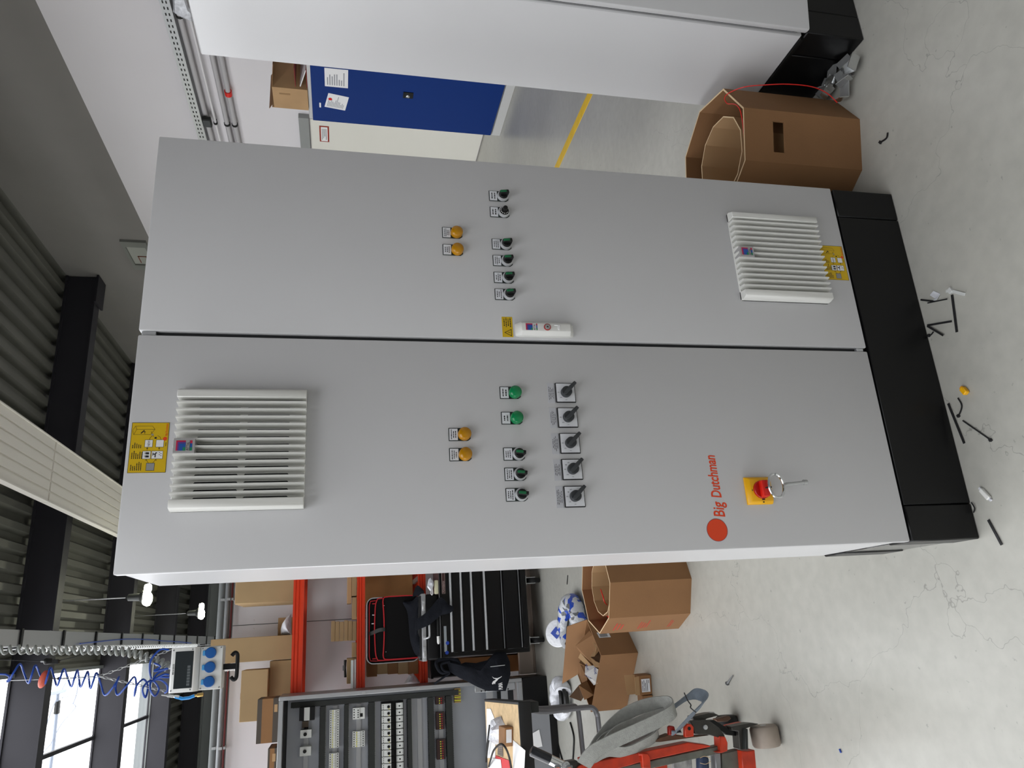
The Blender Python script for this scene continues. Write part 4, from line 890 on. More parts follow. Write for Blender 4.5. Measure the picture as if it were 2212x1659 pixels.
# ------------------------------------------------------------------ open switchgear enclosure at the left
EX0, EX1, EY = -1.5, -.5, 4.42
en = thing('switchgear_enclosure', 'open switchgear enclosure with breakers on its mounting plate, at the left edge', 'enclosure', (-1.0, 4.55, 0))
MB().box(EX0, EX1, EY, EY + .02, .0, .195).box(EX1 - .02, EX1, EY + .02, EY + .36, 0, .195).box(EX0, EX0 + .02, EY + .02, EY + .36, 0, .195).build('plinth', BLACK, en, bevel=.003)
mb = MB()
for x in (EX0, EX1 - .028): mb.box(x, x + .028, EY, EY + .045, .2, 2.0)
mb.box(EX0 + .028, EX1 - .028, EY, EY + .045, 1.968, 2.0).box(EX0 + .028, EX1 - .028, EY, EY + .045, .2, .235)
mb.build('frame', ALU, en, bevel=.003)
MB().box(EX1 - .012, EX1, EY + .046, EY + .36, .2, 1.998).build('side_panel', mat('side_metal', (150, 150, 150), .35, metal=.4), en)
MB().box(EX0, EX0 + .012, EY + .046, EY + .36, .2, 1.998).build('side_panel', GREY, en)
MB().box(EX0 + .013, EX1 - .013, EY + .046, EY + .36, 1.985, 1.998).build('roof_panel', GREY, en)
MB().box(EX0 + .013, EX1 - .013, EY + .34, EY + .358, .2, 1.984).build('rear_panel', mat('rear_dark', (60, 62, 64), .6), en)
for z in (1.93, 1.40, 1.0, .36): MB().box(EX1 - .026, EX1 - .008, EY - .004, EY, z - .012, z + .012).build('hinge', STEEL, en)
MPY = 4.735
pt = MB().box(-1.47, -.545, MPY, MPY + .006, .34, 1.955).build('mounting_plate', GALV, en)
for z in (.4, .28): MB().box(-1.47, -.56, 4.60, 4.63, z, z + .05).build('cross_rail', ALU, en)
def dz(a, b): p = W(640 + a / 4.809, 1480 + b / 4.809, 'Y', 4.70); return p.x, p.z
# slotted wiring ducts
def wduct(x0, x1, z0, z1, vert=False):
    b = MB().box(x0, x1, MPY - .06, MPY, z0, z1, 0)
    if vert:
        n = int((z1 - z0) / .012)
        for i in range(n):
            z = z0 + i * .012; b.box(x0 - .003, x0, MPY - .058, MPY, z, z + .007, 0)
    else:
        n = int((x1 - x0) / .0125)
        for i in range(n):
            x = x0 + i * .0125; b.box(x, x + .007, MPY - .058, MPY, z0 - .004, z0, 1 if z0 > .95 and n < 90 else 0); b.box(x, x + .007, MPY - .058, MPY, z1, z1 + .004, 0)
    b.build('wiring_duct', [DUCT, mat('duct_fin', (150, 152, 148), .6)], en)
wduct(-.60, -.565, .66, 1.93, True)
for za, zb_ in ((1.675, 1.715), (1.505, 1.535), (1.31, 1.355), (1.03, 1.06), (.86, .90), (.715, .76)): wduct(-1.46, -.605, za, zb_)
for z in (1.815, 1.605, 1.43, 1.215, 1.12, .965, .8):
    MB().box(-1.46, -.61, MPY - .012, MPY, z - .017, z + .017).box(-1.46, -.61, MPY - .014, MPY - .012, z - .008, z + .008).build('din_rail', ALU, en)
DEVW = mat('device_grey', (214, 216, 212), .5); DEVK = mat('device_black', (13, 13, 14), .5, spec=.3)
MB().box(-1.28, -.61, MPY - .04, MPY - .0125, 1.09, 1.262).build('gap_shade_sheet', DEVK, en); TGREEN = mat('terminal_yellow', (206, 200, 60), .5)  # black sheet behind the devices, standing in for shade in their gaps
# row of motor starters over contactors
for k in range(14):
    x1 = -.622 - k * .0462
    b = MB().box(x1 - .0405, x1, MPY - .085, MPY - .012, 1.225, 1.258, 0).box(x1 - .0405, x1, MPY - .095, MPY - .012, 1.19, 1.225, 0)
    b.box(x1 - .0405, x1, MPY - .075, MPY - .012, 1.172, 1.19, 1)
    for j in range(3): b.box(x1 - .038 + j * .0125, x1 - .032 + j * .0125, MPY - .086, MPY - .085, 1.244, 1.250, 1)
    b.box(x1 - .040, x1 - .032, MPY - .0955, MPY - .095, 1.2, 1.206, 2)
    b = b.build('motor_starter', [DEVW, DEVK, TGREEN], en)
    MB().lathe([(.0105, 0), (.010, .008), (.007, .01)], (x1 - .022, MPY - .095, 1.208), (0, -1, 0), 14).box(x1 - .0235, x1 - .0205, MPY - .108, MPY - .104, 1.2, 1.216).build('knob', DEVK, b)
    b = MB().box(x1 - .0405, x1 - .001, MPY - .08, MPY - .012, 1.098, 1.148, 0).box(x1 - .027, x1 - .018, MPY - .082, MPY - .08, 1.118, 1.13, 1)
    for j in range(4):
        for zz_ in (1.1025, 1.1405): b.box(x1 - .04 + j * .0105, x1 - .036 + j * .0105, MPY - .081, MPY - .08, zz_, zz_ + .004, 1)
    b.build('contactor', [DEVW, DEVK], en)
# terminal blocks and automation modules
def tblock(x1, n, p, z0, z1, name, yl=True):
    for k in range(n):
        x = x1 - k * p
        b = MB().box(x - p * .94, x, MPY - .05, MPY - .012, z0, z1, 0).box(x - p * .7, x - p * .25, MPY - .051, MPY - .05, z0 + (z1 - z0) * .08, z0 + (z1 - z0) * .17, 2).box(x - p * .7, x - p * .25, MPY - .051, MPY - .05, z0 + (z1 - z0) * .83, z0 + (z1 - z0) * .92, 2)
        b.box(x - p * .94, x, MPY - .062, MPY - .05, z0 + (z1 - z0) * .38, z0 + (z1 - z0) * .6, 0)
        if yl: b.box(x - p * .8, x - p * .2, MPY - .0625, MPY - .062, z0 + (z1 - z0) * .62, z0 + (z1 - z0) * .7, 1)
        b.build(name, [DEVW, TGREEN, DEVK], en)
tblock(-.635, 16, .0165, 1.575, 1.645, 'circuit_breaker'); tblock(-.935, 14, .0165, 1.575, 1.645, 'circuit_breaker')
tblock(-.80, 7, .0155, 1.385, 1.475, 'terminal_block')
b = MB().box(-.715, -.635, MPY - .06, MPY - .012, 1.385, 1.475, 0).box(-.70, -.675, MPY - .061, MPY - .06, 1.40, 1.42, 1).box(-.715, -.635, MPY - .07, MPY - .06, 1.425, 1.445, 0)
for j in range(4): b.box(-.705 + j * .018, -.697 + j * .018, MPY - .061, MPY - .06, 1.46, 1.468, 1); b.lathe([(.005, 0), (.005, .001)], (-.7 + j * .016, MPY - .07, 1.435), (0, -1, 0), 8, 1)
b.build('control_module', [DEVW, DEVK], en)
b = MB().box(-.69, -.60, MPY - .1, MPY - .012, 1.755, 1.865, 0).box(-.69, -.60, MPY - .102, MPY - .1, 1.79, 1.83, 1).build('transformer', [DEVK, DEVW], en)
b = MB().box(-.81, -.755, MPY - .085, MPY - .012, 1.775, 1.855, 0).lathe([(.013, 0), (.012, .012)], (-.785, MPY - .085, 1.82), (0, -1, 0), 14, 1).box(-.775, -.74, MPY - .05, MPY - .012, 1.80, 1.83, 1).build('circuit_breaker', [DEVW, DEVK], en)
MB().box(-.745, -.70, MPY - .05, MPY - .012, 1.80, 1.845).build('transformer', mat('coil_brown', (84, 70, 56), .6), en)
b = MB().box(-.93, -.87, MPY - .085, MPY - .012, 1.775, 1.855, 0).lathe([(.013, 0), (.012, .012)], (-.90, MPY - .085, 1.82), (0, -1, 0), 14, 1).build('circuit_breaker', [DEVW, DEVK], en)
for x0, n in ((-.66, 3), (-.84, 7), (-1.05, 8), (-1.3, 8)):
    b = MB().box(x0 - .0, x0 + n * .0165 + .008, MPY - .05, MPY - .012, .775, .84, 0)
    for j in range(n): b.box(x0 + .005 + j * .0165, x0 + .012 + j * .0165, MPY - .051, MPY - .05, .806, .815, 1); b.box(x0 + .005 + j * .0165, x0 + .012 + j * .0165, MPY - .051, MPY - .05, .792, .799, 2)
    b.build('terminal_strip', [mat('strip_brown', (46, 22, 18), .5), TGREEN, REDB], en)
mb = MB()
for j in range(9): mb.box(-.66 + j * .012, -.652 + j * .012, MPY - .045, MPY - .01, .64, .69, j % 2)
mb.build('earth_terminals', [mat('brass', (180, 150, 96), .4, metal=.6), TGREEN], en)
MB().box(-.585, -.53, EY + .06, EY + .1, .24, .56).build('side_post', ALU, en, bevel=.004)
mb = MB()
for j in range(8): mb.lathe([(.006, 0), (.006, .002)], (-.575, EY + .061, .3 + j * .03), (0, -1, 0), 8)
mb.build('post_holes', DARK, en)
# panel parts standing in front of it, with a drawing
t = thing('metal_tray_panel', 'grey sheet metal panel lying before the enclosure plinth', 'metal panel', (-1.05, 4.3, 0))
MB().box(-1.38, -.715, 4.2, 4.3, .001, .055).build('support_bar', BLACK, t, bevel=.003)
MB().box(-1.38, -.715, 4.2, 4.212, .056, .26).build('front_plate', mat('panel_grey', (134, 136, 140), .45), t, bevel=.002); MB().slab([(-1.38, 4.212, .256), (-.74, 4.212, .256), (-.715, 4.36, .256), (-1.38, 4.36, .256)], .004).build('top_lip', mat('lip_pale', (196, 200, 206), .4), t)
sheet_print([zk(830, 960, 'Y', 4.195), zk(965, 885, 'Y', 4.195), zk(1030, 1220, 'Y', 4.195), zk(850, 1260, 'Y', 4.195)], 'paper_sheet', 'paper drawing leaning on the grey metal panel under the table', 6, 7)

# ------------------------------------------------------------------ hanging socket box with hose, cable and chain
YS = 3.0; zh = Zm(300, 1380, 9.217)
sb = thing('socket_box', 'grey hanging socket box with three blue lids and a black hook below', 'socket box', (-.24, YS, 2.33))
x0, x1 = -.352, -.128
MB().box(x0, x1, YS + .004, YS + .10, 2.2, 2.462).build('housing', mat('box_grey', (206, 208, 205), .45), sb, bevel=.006, seg=2)
MB().box(x0 + .002, x1 - .002, YS - .006, YS + .004, 2.2, 2.315).build('socket_plate', mat('box_grey', (206, 208, 205)), sb, bevel=.002)
fl = MB().prism([(YS + .004, 2.316), (YS - .006, 2.318), (YS - .035, 2.338), (YS - .035, 2.452), (YS - .028, 2.46), (YS + .004, 2.461)], 'x', x0 - .002, x1 + .002).build('breaker_cover', mat('box_white', (226, 228, 226), .35), sb, bevel=.003, seg=2)
MB().box(x0 + .018, x1 - .018, YS - .0375, YS - .035, 2.345, 2.437).build('window', mat('smoked_window', (40, 46, 48), .12), fl, bevel=.004)
mb = MB()
for k in range(7): mb.box(x0 + .03 + k * .015, x0 + .042 + k * .015, YS - .0382, YS - .0375, 2.357, 2.372)
mb.build('breaker_levers', mat('lever_grey', (92, 98, 100), .3), fl)
MB().text('MENNEKES', .011, (x0 + .09, YS - .0356, 2.4395), fat=.02).build('lettering', INK, fl, rec=False)
for x in (x0 + .01, x1 - .01):
    for z in (2.21, 2.305, 2.352, 2.448): MB().lathe([(.0042, 0), (.0035, .002)], (x, YS - (.006 if z < 2.32 else .035), z), (0, -1, 0), 10).build('screw', GREY, sb)
for x in (-.162, -.236, -.31):
    l = MB().lathe([(.029, 0), (.029, .012), (.026, .016), (.001, .017)], (x, YS - .006, 2.262), (0, -1, 0), 28).build('socket_lid', SKYB, sb)
    MB().box(x - .014, x + .014, YS - .016, YS - .006, 2.288, 2.303).build('lid_hinge', mat('hinge_blue', (70, 150, 205), .35), l, bevel=.003)
MB().box(-.256, -.226, YS + .03, YS + .045, 2.135, 2.2).tube(spline([(-.186, YS + .037, 2.158), (-.176, YS + .037, 2.15), (-.170, YS + .037, 2.14), (-.178, YS + .037, 2.13), (-.2, YS + .037, 2.127), (-.28, YS + .037, 2.127), (-.303, YS + .037, 2.13), (-.311, YS + .037, 2.14), (-.305, YS + .037, 2.15), (-.295, YS + .037, 2.158)], 4), .0105, 8).build('hook', RUBBER, sb)
MB().lathe([(.013, 0), (.013, .022), (.010, .03)], (-.222, YS + .05, 2.462), (0, 0, 1), 14).build('cable_gland', mat('gland_grey', (190, 190, 188), .4), sb)
# air coupling beside the box
cp = thing('air_coupling', 'blue air hose end with brass couplings hanging beside the socket box', 'air coupling', (-.375, YS, 2.35))
MB().tube([zh(720, 1150, 'Y', YS), zh(860, 1190, 'Y', YS), zh(1000, 1175, 'Y', YS), zh(1110, 1130, 'Y', YS)], .0085, 10).build('hose', mat('hose_light', (26, 128, 200), .35), cp)
BR = mat('brass_fitting', (190, 160, 96), .3, metal=.8)
MB().lathe([(.004, 0), (.005, .03), (.008, .032), (.008, .06), (.006, .062), (.0085, .07), (.0085, .092)], zh(450, 1115, 'Y', YS), zh(720, 1150, 'Y', YS) - zh(450, 1115, 'Y', YS), 12).build('connector', STEEL, cp)
MB().lathe([(.006, 0), (.006, .012), (.010, .014), (.0105, .04), (.008, .044)], zh(1110, 1130, 'Y', YS), (.06, 0, -1), 12).build('coupling', BR, cp)
# grey coiled cable up to the tray
def coil_along(path, r, pitch0, pitch1, tr):
    pts = spline(path, 20); out = []; ph = 0; n = len(pts)
    L = [0]
    for a, b in zip(pts[:-1], pts[1:]): L.append(L[-1] + (b - a).length)
    s_ = 0; k = 0
    while s_ < L[-1]:
        while k < n - 2 and L[k + 1] < s_: k += 1
        t_ = (s_ - L[k]) / max(1e-9, L[k + 1] - L[k]); p = pts[k].lerp(pts[k + 1], t_); d = (pts[k + 1] - pts[k]).normalized()
        u = d.cross(V((0, 1, 0))).normalized(); v_ = d.cross(u)
        out.append(p + (u * math.cos(ph) + v_ * math.sin(ph)) * r)
        pit = pitch0 + (pitch1 - pitch0) * s_ / L[-1]; ph += 2 * math.pi / 12; s_ += pit / 12
    return MB().tube(out, tr, 6)
path = [V((-.222, YS + .05, 2.49)), zs(1800, 470, 'Y', YS + .04), zs(1560, 385, 'Y', YS + .02), zs(1300, 345, 'Y', YS), zs(1000, 335, 'Y', YS), zs(500, 335, 'Y', YS), zs(0, 335, 'Y', YS), V((-.075, YS, 3.97))]
tag(coil_along(path, .019, .028, .052, .0078).build('spiral_cable', mat('spiral_grey', (142, 146, 142), .4)), 'thick grey spiral cable hanging from the tray to the socket box', 'cable')
tag(coil_along([V((-.062, 5.1, 3.955)), V((-.062, 8, 3.95)), V((-.062, 12.5, 3.955))], .022, .11, .11, .007).build('spiral_cable', mat('spiral_white', (206, 208, 206), .4)), 'thin wavy spiral cable running along the overhead tray, far off', 'cable')
# blue air hose
pk = [(225, 490), (400, 505), (570, 530), (720, 545), (870, 560), (985, 575), (1085, 590)]; tr_ = [(80, 690), (320, 705), (500, 715), (640, 735), (800, 745), (905, 750), (1015, 765)]
H = [V((-.21, YS, 3.98)), zs(-60, 600, 'Y', YS - .02)]
for i in range(7):
    H.append(zs(*tr_[i], 'Y', YS)); H.append(zs((tr_[i][0] + pk[i][0]) / 2, (tr_[i][1] + pk[i][1]) / 2, 'Y', YS - .03)); H.append(zs(*pk[i], 'Y', YS))
    nx = tr_[i + 1] if i < 6 else (1180, 840); H.append(zs((pk[i][0] + nx[0]) / 2, (pk[i][1] + nx[1]) / 2, 'Y', YS + .03))
for a, b, dy in ((1180, 840, 0), (1280, 740, -.03), (1338, 635, 0), (1300, 740, .03), (1322, 838, 0), (1420, 740, -.03), (1508, 635, 0), (1530, 740, .03), (1508, 850, 0), (1530, 740, -.03), (1610, 662, 0), (1660, 740, .03), (1635, 865, 0), (1600, 780, -.03), (1650, 700, -.02), (1720, 680, 0), (1785, 770, .02), (1740, 850, 0), (1690, 780, -.03), (1700, 690, -.02), (1790, 665, 0), (1870, 720, .02), (1880, 790, .02), (1850, 815, .03)): H.append(zs(a, b, 'Y', YS + dy))
ah = thing('air_hose', 'blue spiral air hose hanging in coils above the socket box', 'hose', (-.24, YS, 2.6))
MB().tube(spline(H, 5), .0052, 7).build('coil', HOSE, ah)
for k, pts in enumerate((((1900, 330), (1800, 330), (1700, 440), (1680, 560), (1700, 660)), ((1890, 540), (1780, 590), (1720, 660)), ((1900, 640), (1800, 640), (1720, 665)), ((1730, 480), (1800, 520), (1730, 570), (1800, 560), (1880, 540)), ((1900, 610), (1840, 610), (1740, 660)))):
    MB().tube(spline([zs(a, b, 'Y', YS - .005 * k) for a, b in pts], 5), .0052, 7).build('loop', HOSE, ah)
# chain and red reel
cn = thing('chain', 'steel chain sling carrying the socket box from the red reel', 'chain', (-.24, YS, 2.8))
lk0 = None
def chain(a, b):
    global lk0
    d = b - a; n = max(2, int(d.length / .0215)); dn = d.normalized()
    for i in range(n):
        c = a.lerp(b, (i + .5) / n)
        if lk0 is None:
            ring = [(.0055 * math.cos(t), 0, .0135 * math.sin(t)) for t in [2 * math.pi * k / 12 for k in range(13)]]
            lk0 = MB().tube(ring, .0021, 5, cap=False).build('link', STEEL, cn, local=True); o = lk0
        else: o = lk0.copy(); COL.objects.link(o)
        o.rotation_mode = 'QUATERNION'; q = V((0, 0, 1)).rotation_difference(dn)
        o.rotation_quaternion = q @ Matrix.Rotation(math.pi / 2 * (i % 2) + .4, 3, 'Z').to_quaternion(); o.location = c - V(OFF[cn.name])
apex = zs(1115, 630, 'Y', YS)
chain(apex, zs(1925, 330, 'Y', YS + .03)); chain(apex, zs(1870, 800, 'Y', YS + .03)); chain(apex, zs(690, 655, 'Y', YS))
rl = thing('spring_reel', 'orange-red spring reel hanging from the tray above the chain', 'reel', zs(500, 650, 'Y', YS))
A = zs(455, 745, 'Y', YS); B = zs(520, 580, 'Y', YS); c = (A + B) / 2; u = (B - A).normalized()
MB().puff([c + u * .045 * math.cos(t) + u.cross(V((0, 1, 0))) * .022 * math.sin(t) for t in [2 * math.pi * k / 20 for k in range(20)]], (0, -1, 0), .022, 5, back=1).build('housing', mat('reel_red', (206, 92, 70), .4), rl)
MB().tube([zs(560, 655, 'Y', YS), zs(640, 655, 'Y', YS)], .0025, 6).lathe([(.003, 0), (.008, .006), (.008, .016), (.003, .022)], zs(640, 655, 'Y', YS), (.02, 0, -1), 10).build('rope_stop', DARK, rl)
MB().tube([c + V((0, 0, .02)), V((-.22, YS, 3.6)), V((-.03, YS, 4.0))], .002, 6).build('hanger_wire', STEEL, rl)
hk = thing('hoist_clamp', 'small black clamp with steel screw hanging above the red reel', 'clamp', zs(540, 460, 'Y', YS + .02))
P = zs(540, 460, 'Y', YS + .02)
MB().lathe([(.010, -.02), (.016, -.016), (.017, .012), (.011, .02)], P, (0, -.6, .8), 16).obox(P + V((-.004, .01, -.03)), (.022, .03, .04)).build('body', DARK, hk, bevel=.002)
MB().lathe([(.004, 0), (.004, .02)], P + V((0, -.01, .012)), (.1, 0, 1), 8).build('screw', STEEL, hk)
MB().tube(spline([P + V((0, .01, -.05)), zs(760, 430, 'Y', YS + .02), zs(880, 400, 'Y', YS + .02), zs(950, 350, 'Y', YS + .02)]), .002, 6).tube([P, V((-.1, YS + .02, 3.6)), V((-.03, YS + .02, 4.0))], .002, 6).build('wire', RUBBER, hk)
tag(MB().tube(spline([zs(900, 262, 'Z', 3.98), zs(1100, 240, 'Z', 3.98), zs(1400, 212, 'Z', 3.98), zs(1660, 215, 'Z', 3.98), zs(1850, 232, 'Z', 3.98), zs(2000, 240, 'Z', 3.98), zs(2150, 255, 'Z', 3.98)]), .006, 6).build('cable', HOSE), 'thin blue cable hanging along the overhead cable tray', 'cable')
# aerial mast outside, seen through the skylight
am = thing('rooftop_mast', 'thin mast with stay wires outside above the skylight', 'mast', (-2, 17, 6))
G = mat('mast_grey', (120, 128, 142), .5)
Zr = 9.5
MB().tube([zs(650, 820, 'Z', Zr), zs(640, 1000, 'Z', Zr), zs(600, 1400, 'Z', Zr), zs(560, 1700, 'Z', Zr)], .05, 8).build('pole', G, am)
MB().tube([zs(525, 835, 'Z', Zr), zs(725, 790, 'Z', Zr)], .06, 8).build('cross_arm', G, am); MB().tube([zs(650, 900, 'Z', Zr), zs(635, 1050, 'Z', Zr)], .08, 8).build('insulator', DARK, am)
for pts in (((590, 560), (520, 840), (400, 1250), (340, 1600)), ((740, 700), (600, 960), (500, 1250), (420, 1540)), ((480, 620), (430, 900), (350, 1600)), ((560, 1410), (680, 1180), (800, 1040), (850, 970), (820, 930)), ((700, 870), (850, 835), (1100, 790)), ((880, 700), (860, 830), (820, 940)), ((560, 1400), (440, 1540))):
    MB().tube(spline([zs(a, b, 'Z', Zr) for a, b in pts]), .016, 6).build('stay_wire', G, am)

# ------------------------------------------------------------------ work table at the left edge
wt = thing('work_table', 'OSB work table with black edge on bent grey tube legs, at the left edge', 'table', (-.95, 2.2, 0))
TZ = .8; Pn = W(1136, 1534, 'Z', TZ)
cF, cN = V((-.492, 2.72)), V((-.447, 1.86))
MB().prism([(-1.6, 1.86), (cN.x - .012, cN.y + .012), (cF.x - .012, cF.y - .012), (-1.6, 2.72)], 'z', TZ - .022, TZ).build('top', OSB, wt)
MB().prism([(-1.6, 1.848), (cN.x, cN.y), (cN.x - .01, cN.y + .012), (-1.6, 1.86)], 'z', TZ - .055, TZ + .002).prism([(cN.x, cN.y), (cF.x, cF.y), (cF.x - .012, cF.y), (cN.x - .012, cN.y + .012)], 'z', TZ - .055, TZ + .002).build('edge', mat('edge_black', (20, 20, 20), .6), wt, bevel=.004, seg=2)
MB().box(-1.58, -.52, 1.9, 1.94, TZ - .06, TZ - .022).box(-1.58, -.52, 2.62, 2.66, TZ - .06, TZ - .022).build('under_frame', GREY, wt)
legs = [[V((-.47, 1.93, .77)), zk(1000, 530, 'Y', 1.95), zk(1500, 485, 'Y', 1.98), zk(1940, 442, 'Y', 2.0), zk(2060, 480, 'Y', 2.0), zk(2110, 570, 'Y', 2.0), zk(2150, 800, 'Y', 2.02)],
        [V((-.478, 1.99, .77)), zk(1000, 470, 'Y', 2.0), zk(1600, 420, 'Y', 2.02), zk(1700, 450, 'Y', 2.02), zk(1745, 530, 'Y', 2.02), zk(1820, 1200, 'Y', 2.05)]]
for L in legs:
    e = L[-1]; L += [V((-.95, e.y, e.z - .005)), V((-1.4, e.y, e.z - .01)), V((-1.45, e.y, e.z + .03)), V((-1.46, e.y, .77))]
    MB().tube(spline(L, 5), .012, 8).build('tube_leg', TUBEG, wt)
MB().box(-.5, -.455, 1.90, 2.03, TZ - .10, TZ - .056).build('leg_bracket', DUCT, wt, bevel=.003)
for x in (-1.5, -.72):
    for y in (2.0, 2.64): MB().box(x - .016, x + .016, y - .016, y + .016, 0, TZ - .06).build('post_leg', TUBEG, wt) if x < -1 else None
def flat(pts, name, label, cat, m, z=.8015, th=.0008):
    return tag(MB().slab([zk(a, b, 'Z', z) for a, b in pts][::-1], th).build(name, m), label, cat)
flat([(0, 470), (90, 700), (92, 1450), (-80, 1450), (-80, 470)], 'paper_sheet', 'white paper sheet at the back of the OSB work table', 'paper', WHITE)
flat([(445, 1092), (690, 1300), (668, 1700), (445, 1700)], 'paper_sheet', 'white paper sheet at the front edge of the OSB work table', 'paper', WHITE)
flat([(110, 1400), (370, 1500), (410, 1720), (60, 1720)], 'folder', 'red folder lying on the work table under a white sheet', 'folder', mat('folder_red', (214, 50, 56), .5), .8015, .003)
flat([(0, 1450), (200, 1480), (228, 1720), (-60, 1720)], 'paper_sheet', 'white paper sheet lying on the red folder, work table', 'paper', WHITE, .806)
tb = flat([(140, 1190), (240, 1200), (248, 1430), (140, 1380)], 'printed_card', 'grey printed card with rows lying on the work table', 'card', mat('card_grey', (96, 92, 90), .6))
for k in range(5): MB().slab([zk(a, b, 'Z', .8026) for a, b in ((142, 1215 + k * 38), (240, 1225 + k * 42), (240, 1231 + k * 42), (142, 1221 + k * 38))][::-1], .0003).build('row', CARDD, tb)
a_, b_ = zk(450, 830, 'Z', TZ), zk(450, 1215, 'Z', TZ)
sc = carton('carton', 'small brown carton with white label on the work table', [(b_.x, b_.y), (a_.x, a_.y), (a_.x - .005, a_.y + .14), (b_.x - .005, b_.y + .14)], TZ + .001, TZ + .04, CARD, tape=False)
u = (b_ - a_); MB().slab([a_ + u * .12 + V((0, -.0015, .008)), a_ + u * .8 + V((0, -.0015, .008)), a_ + u * .8 + V((0, -.0015, .033)), a_ + u * .12 + V((0, -.0015, .033))], .0008).build('label', LABEL, sc)
pf = [zk(a, b, 'Z', .802) for a, b in ((110, 640), (210, 620), (250, 740), (320, 850), (325, 1080), (200, 1150), (110, 1190), (100, 900))]
tag(MB().puff(pf, (0, 0, 1), .045, 5, amp=.03, fr=30, back=.02).build('plastic_bag', PLASTW), 'crumpled white plastic bag on the work table beside the small carton', 'bag')
tag(MB().tube(spline([zk(-40, 1620, 'Z', .81), zk(0, 1480, 'Z', .83), zk(60, 1300, 'Z', .86), zk(190, 1175, 'Z', .87), zk(290, 1240, 'Z', .86), zk(370, 1440, 'Z', .83), zk(415, 1680, 'Z', .81)]), .0045, 8).build('cable', RUBBER), 'thick black cable bent in an arc over the work table', 'cable')
for k, (pts, lb) in enumerate(((((670, 1310), (650, 1480), (643, 1610)), 'longer straight black cable piece on the white paper'), (((690, 1345), (668, 1420), (645, 1560)), 'shorter bent black cable piece on the white paper'))):
    tag(MB().tube(spline([zc(a, b, 'Z', .808 + .008 * k) for a, b in pts]), .004, 8).build('cable', RUBBER), lb, 'cable', 'black cable pieces on the work table')

# ------------------------------------------------------------------ orange lifting trolley and its sling
YL = 1.10; zl = Zm(1380, 1480, 6.506)
lt = thing('lifting_trolley', 'worn orange steel lifting trolley on castor wheels at the lower left', 'lifting trolley', (-.6, 1.15, 0))
def pl_(pts, name, m, y0=YL, d=.03, zf=zl, bev=.002, par=None):
    q = [zf(a, b, 'Y', y0) for a, b in pts]
    return MB().prism([(p.x, p.z) for p in q], 'y', y0, y0 + d).build(name, m, par or lt, bevel=bev)
pl_([(540, 1550), (620, 1528), (1380, 1370), (1545, 1392), (1555, 1402), (1000, 1524), (930, 1546), (760, 1590), (500, 1600)], 'mast_rail', LIFTO, YL, .05, zd)
pl_([(820, 1570), (1100, 1508), (1620, 1395), (1640, 1450), (1100, 1570), (900, 1620), (820, 1640)], 'steel_channel', mat('old_steel', (104, 106, 98), .5, metal=.4, var=.25, scale=20), YL + .012, .04, zd)
pl_([(0, 955), (130, 965), (160, 1010), (170, 1170), (60, 1170), (45, 985), (0, 990)], 'clamp_bracket', LIFTO, YL - .01, .05)
pl_([(1140, 720), (1215, 725), (1250, 810), (1250, 925), (1165, 955), (1080, 945), (1150, 925)], 'clamp_bracket', LIFTO, YL - .01, .05)
pl_([(425, 590), (450, 572), (500, 580), (530, 700), (430, 705)], 'lug', mat('lug_red', (150, 30, 20), .5), YL - .015, .02)
lg_ = pl_([(650, 590), (680, 545), (735, 545), (772, 590), (775, 720), (655, 735)], 'lug', LIFTO, YL - .015, .02)
p = zl(708, 610, 'Y', YL - .0155); MB().lathe([(.006, 0), (.006, .001)], p, (0, -1, 0), 12).build('hole', DARK, lg_)
pl_([(150, 800), (430, 690), (660, 720), (1000, 705), (700, 745), (300, 800)], 'rail_edge', mat('worn_brown', (88, 60, 42), .6, var=.3, scale=30), YL + .01, .04)
pl_([(720, 505), (980, 490), (1130, 600), (1215, 720), (1150, 745), (1000, 700), (800, 690), (770, 600)], 'pivot_plate', mat('dark_steel', (60, 58, 54), .45, metal=.4, var=.2, scale=20), YL, .03)
p = zl(930, 590, 'Y', YL - .001); MB().lathe([(.008, 0), (.008, .006), (.004, .008)], p, (0, -1, 0), 12).build('pivot_bolt', STEEL, lt)
pl_([(760, 445), (1000, 395), (1065, 395), (1130, 425), (960, 470), (920, 495), (770, 492)], 'top_arm', mat('dark_steel', (60, 58, 54)), YL + .03, .05)
pl_([(1000, 380), (1065, 378), (1070, 400), (1000, 402)], 'arm_pin', STEEL, YL + .04, .02)
pl_([(980, 500), (1060, 490), (1320, 640), (1440, 640), (1400, 720), (1230, 700)], 'brace', BLACK, YL + .02, .03)
pl_([(1080, 480), (1270, 430), (1300, 470), (1250, 510), (1100, 520)], 'rear_axle_plate', mat('worn_brown', (88, 60, 42)), YL + .25, .03)
p = zl(1290, 470, 'Y', YL + .3)
MB().lathe([(.035, -.02), (.042, -.015), (.042, .015), (.035, .02)], (p.x - .01, YL + .32, .0425), (1, 0, 0), 20).build('rear_wheel', RUBBER, lt)
pl_([(1200, 600), (1330, 570), (1460, 520), (1400, 530), (1210, 575)], 'rear_rail', LIFTO, YL + .12, .03)
pl_([(1300, 585), (1560, 535), (1690, 545), (1500, 612), (1490, 905), (1420, 905), (1400, 650), (1310, 640)], 'castor_fork', mat('dark_steel', (60, 58, 54)), YL - .0, .05)
pl_([(1505, 612), (1535, 615), (1540, 905), (1495, 905)], 'castor_side', DUCT, YL - .02, .09)
A = zl(1740, 590, 'Y', YL + .02); B = zl(1740, 850, 'Y', YL + .02)
q = MB().lathe([(.030, -.036), (.046, -.034), (.051, -.026), (.051, .026), (.046, .034), (.030, .036)], ((A.x + B.x) / 2, YL + .02, .052), (1, 0, .06), 28).build('castor_wheel', mat('wheel_beige', (150, 138, 126), .6, var=.12, scale=15), lt)
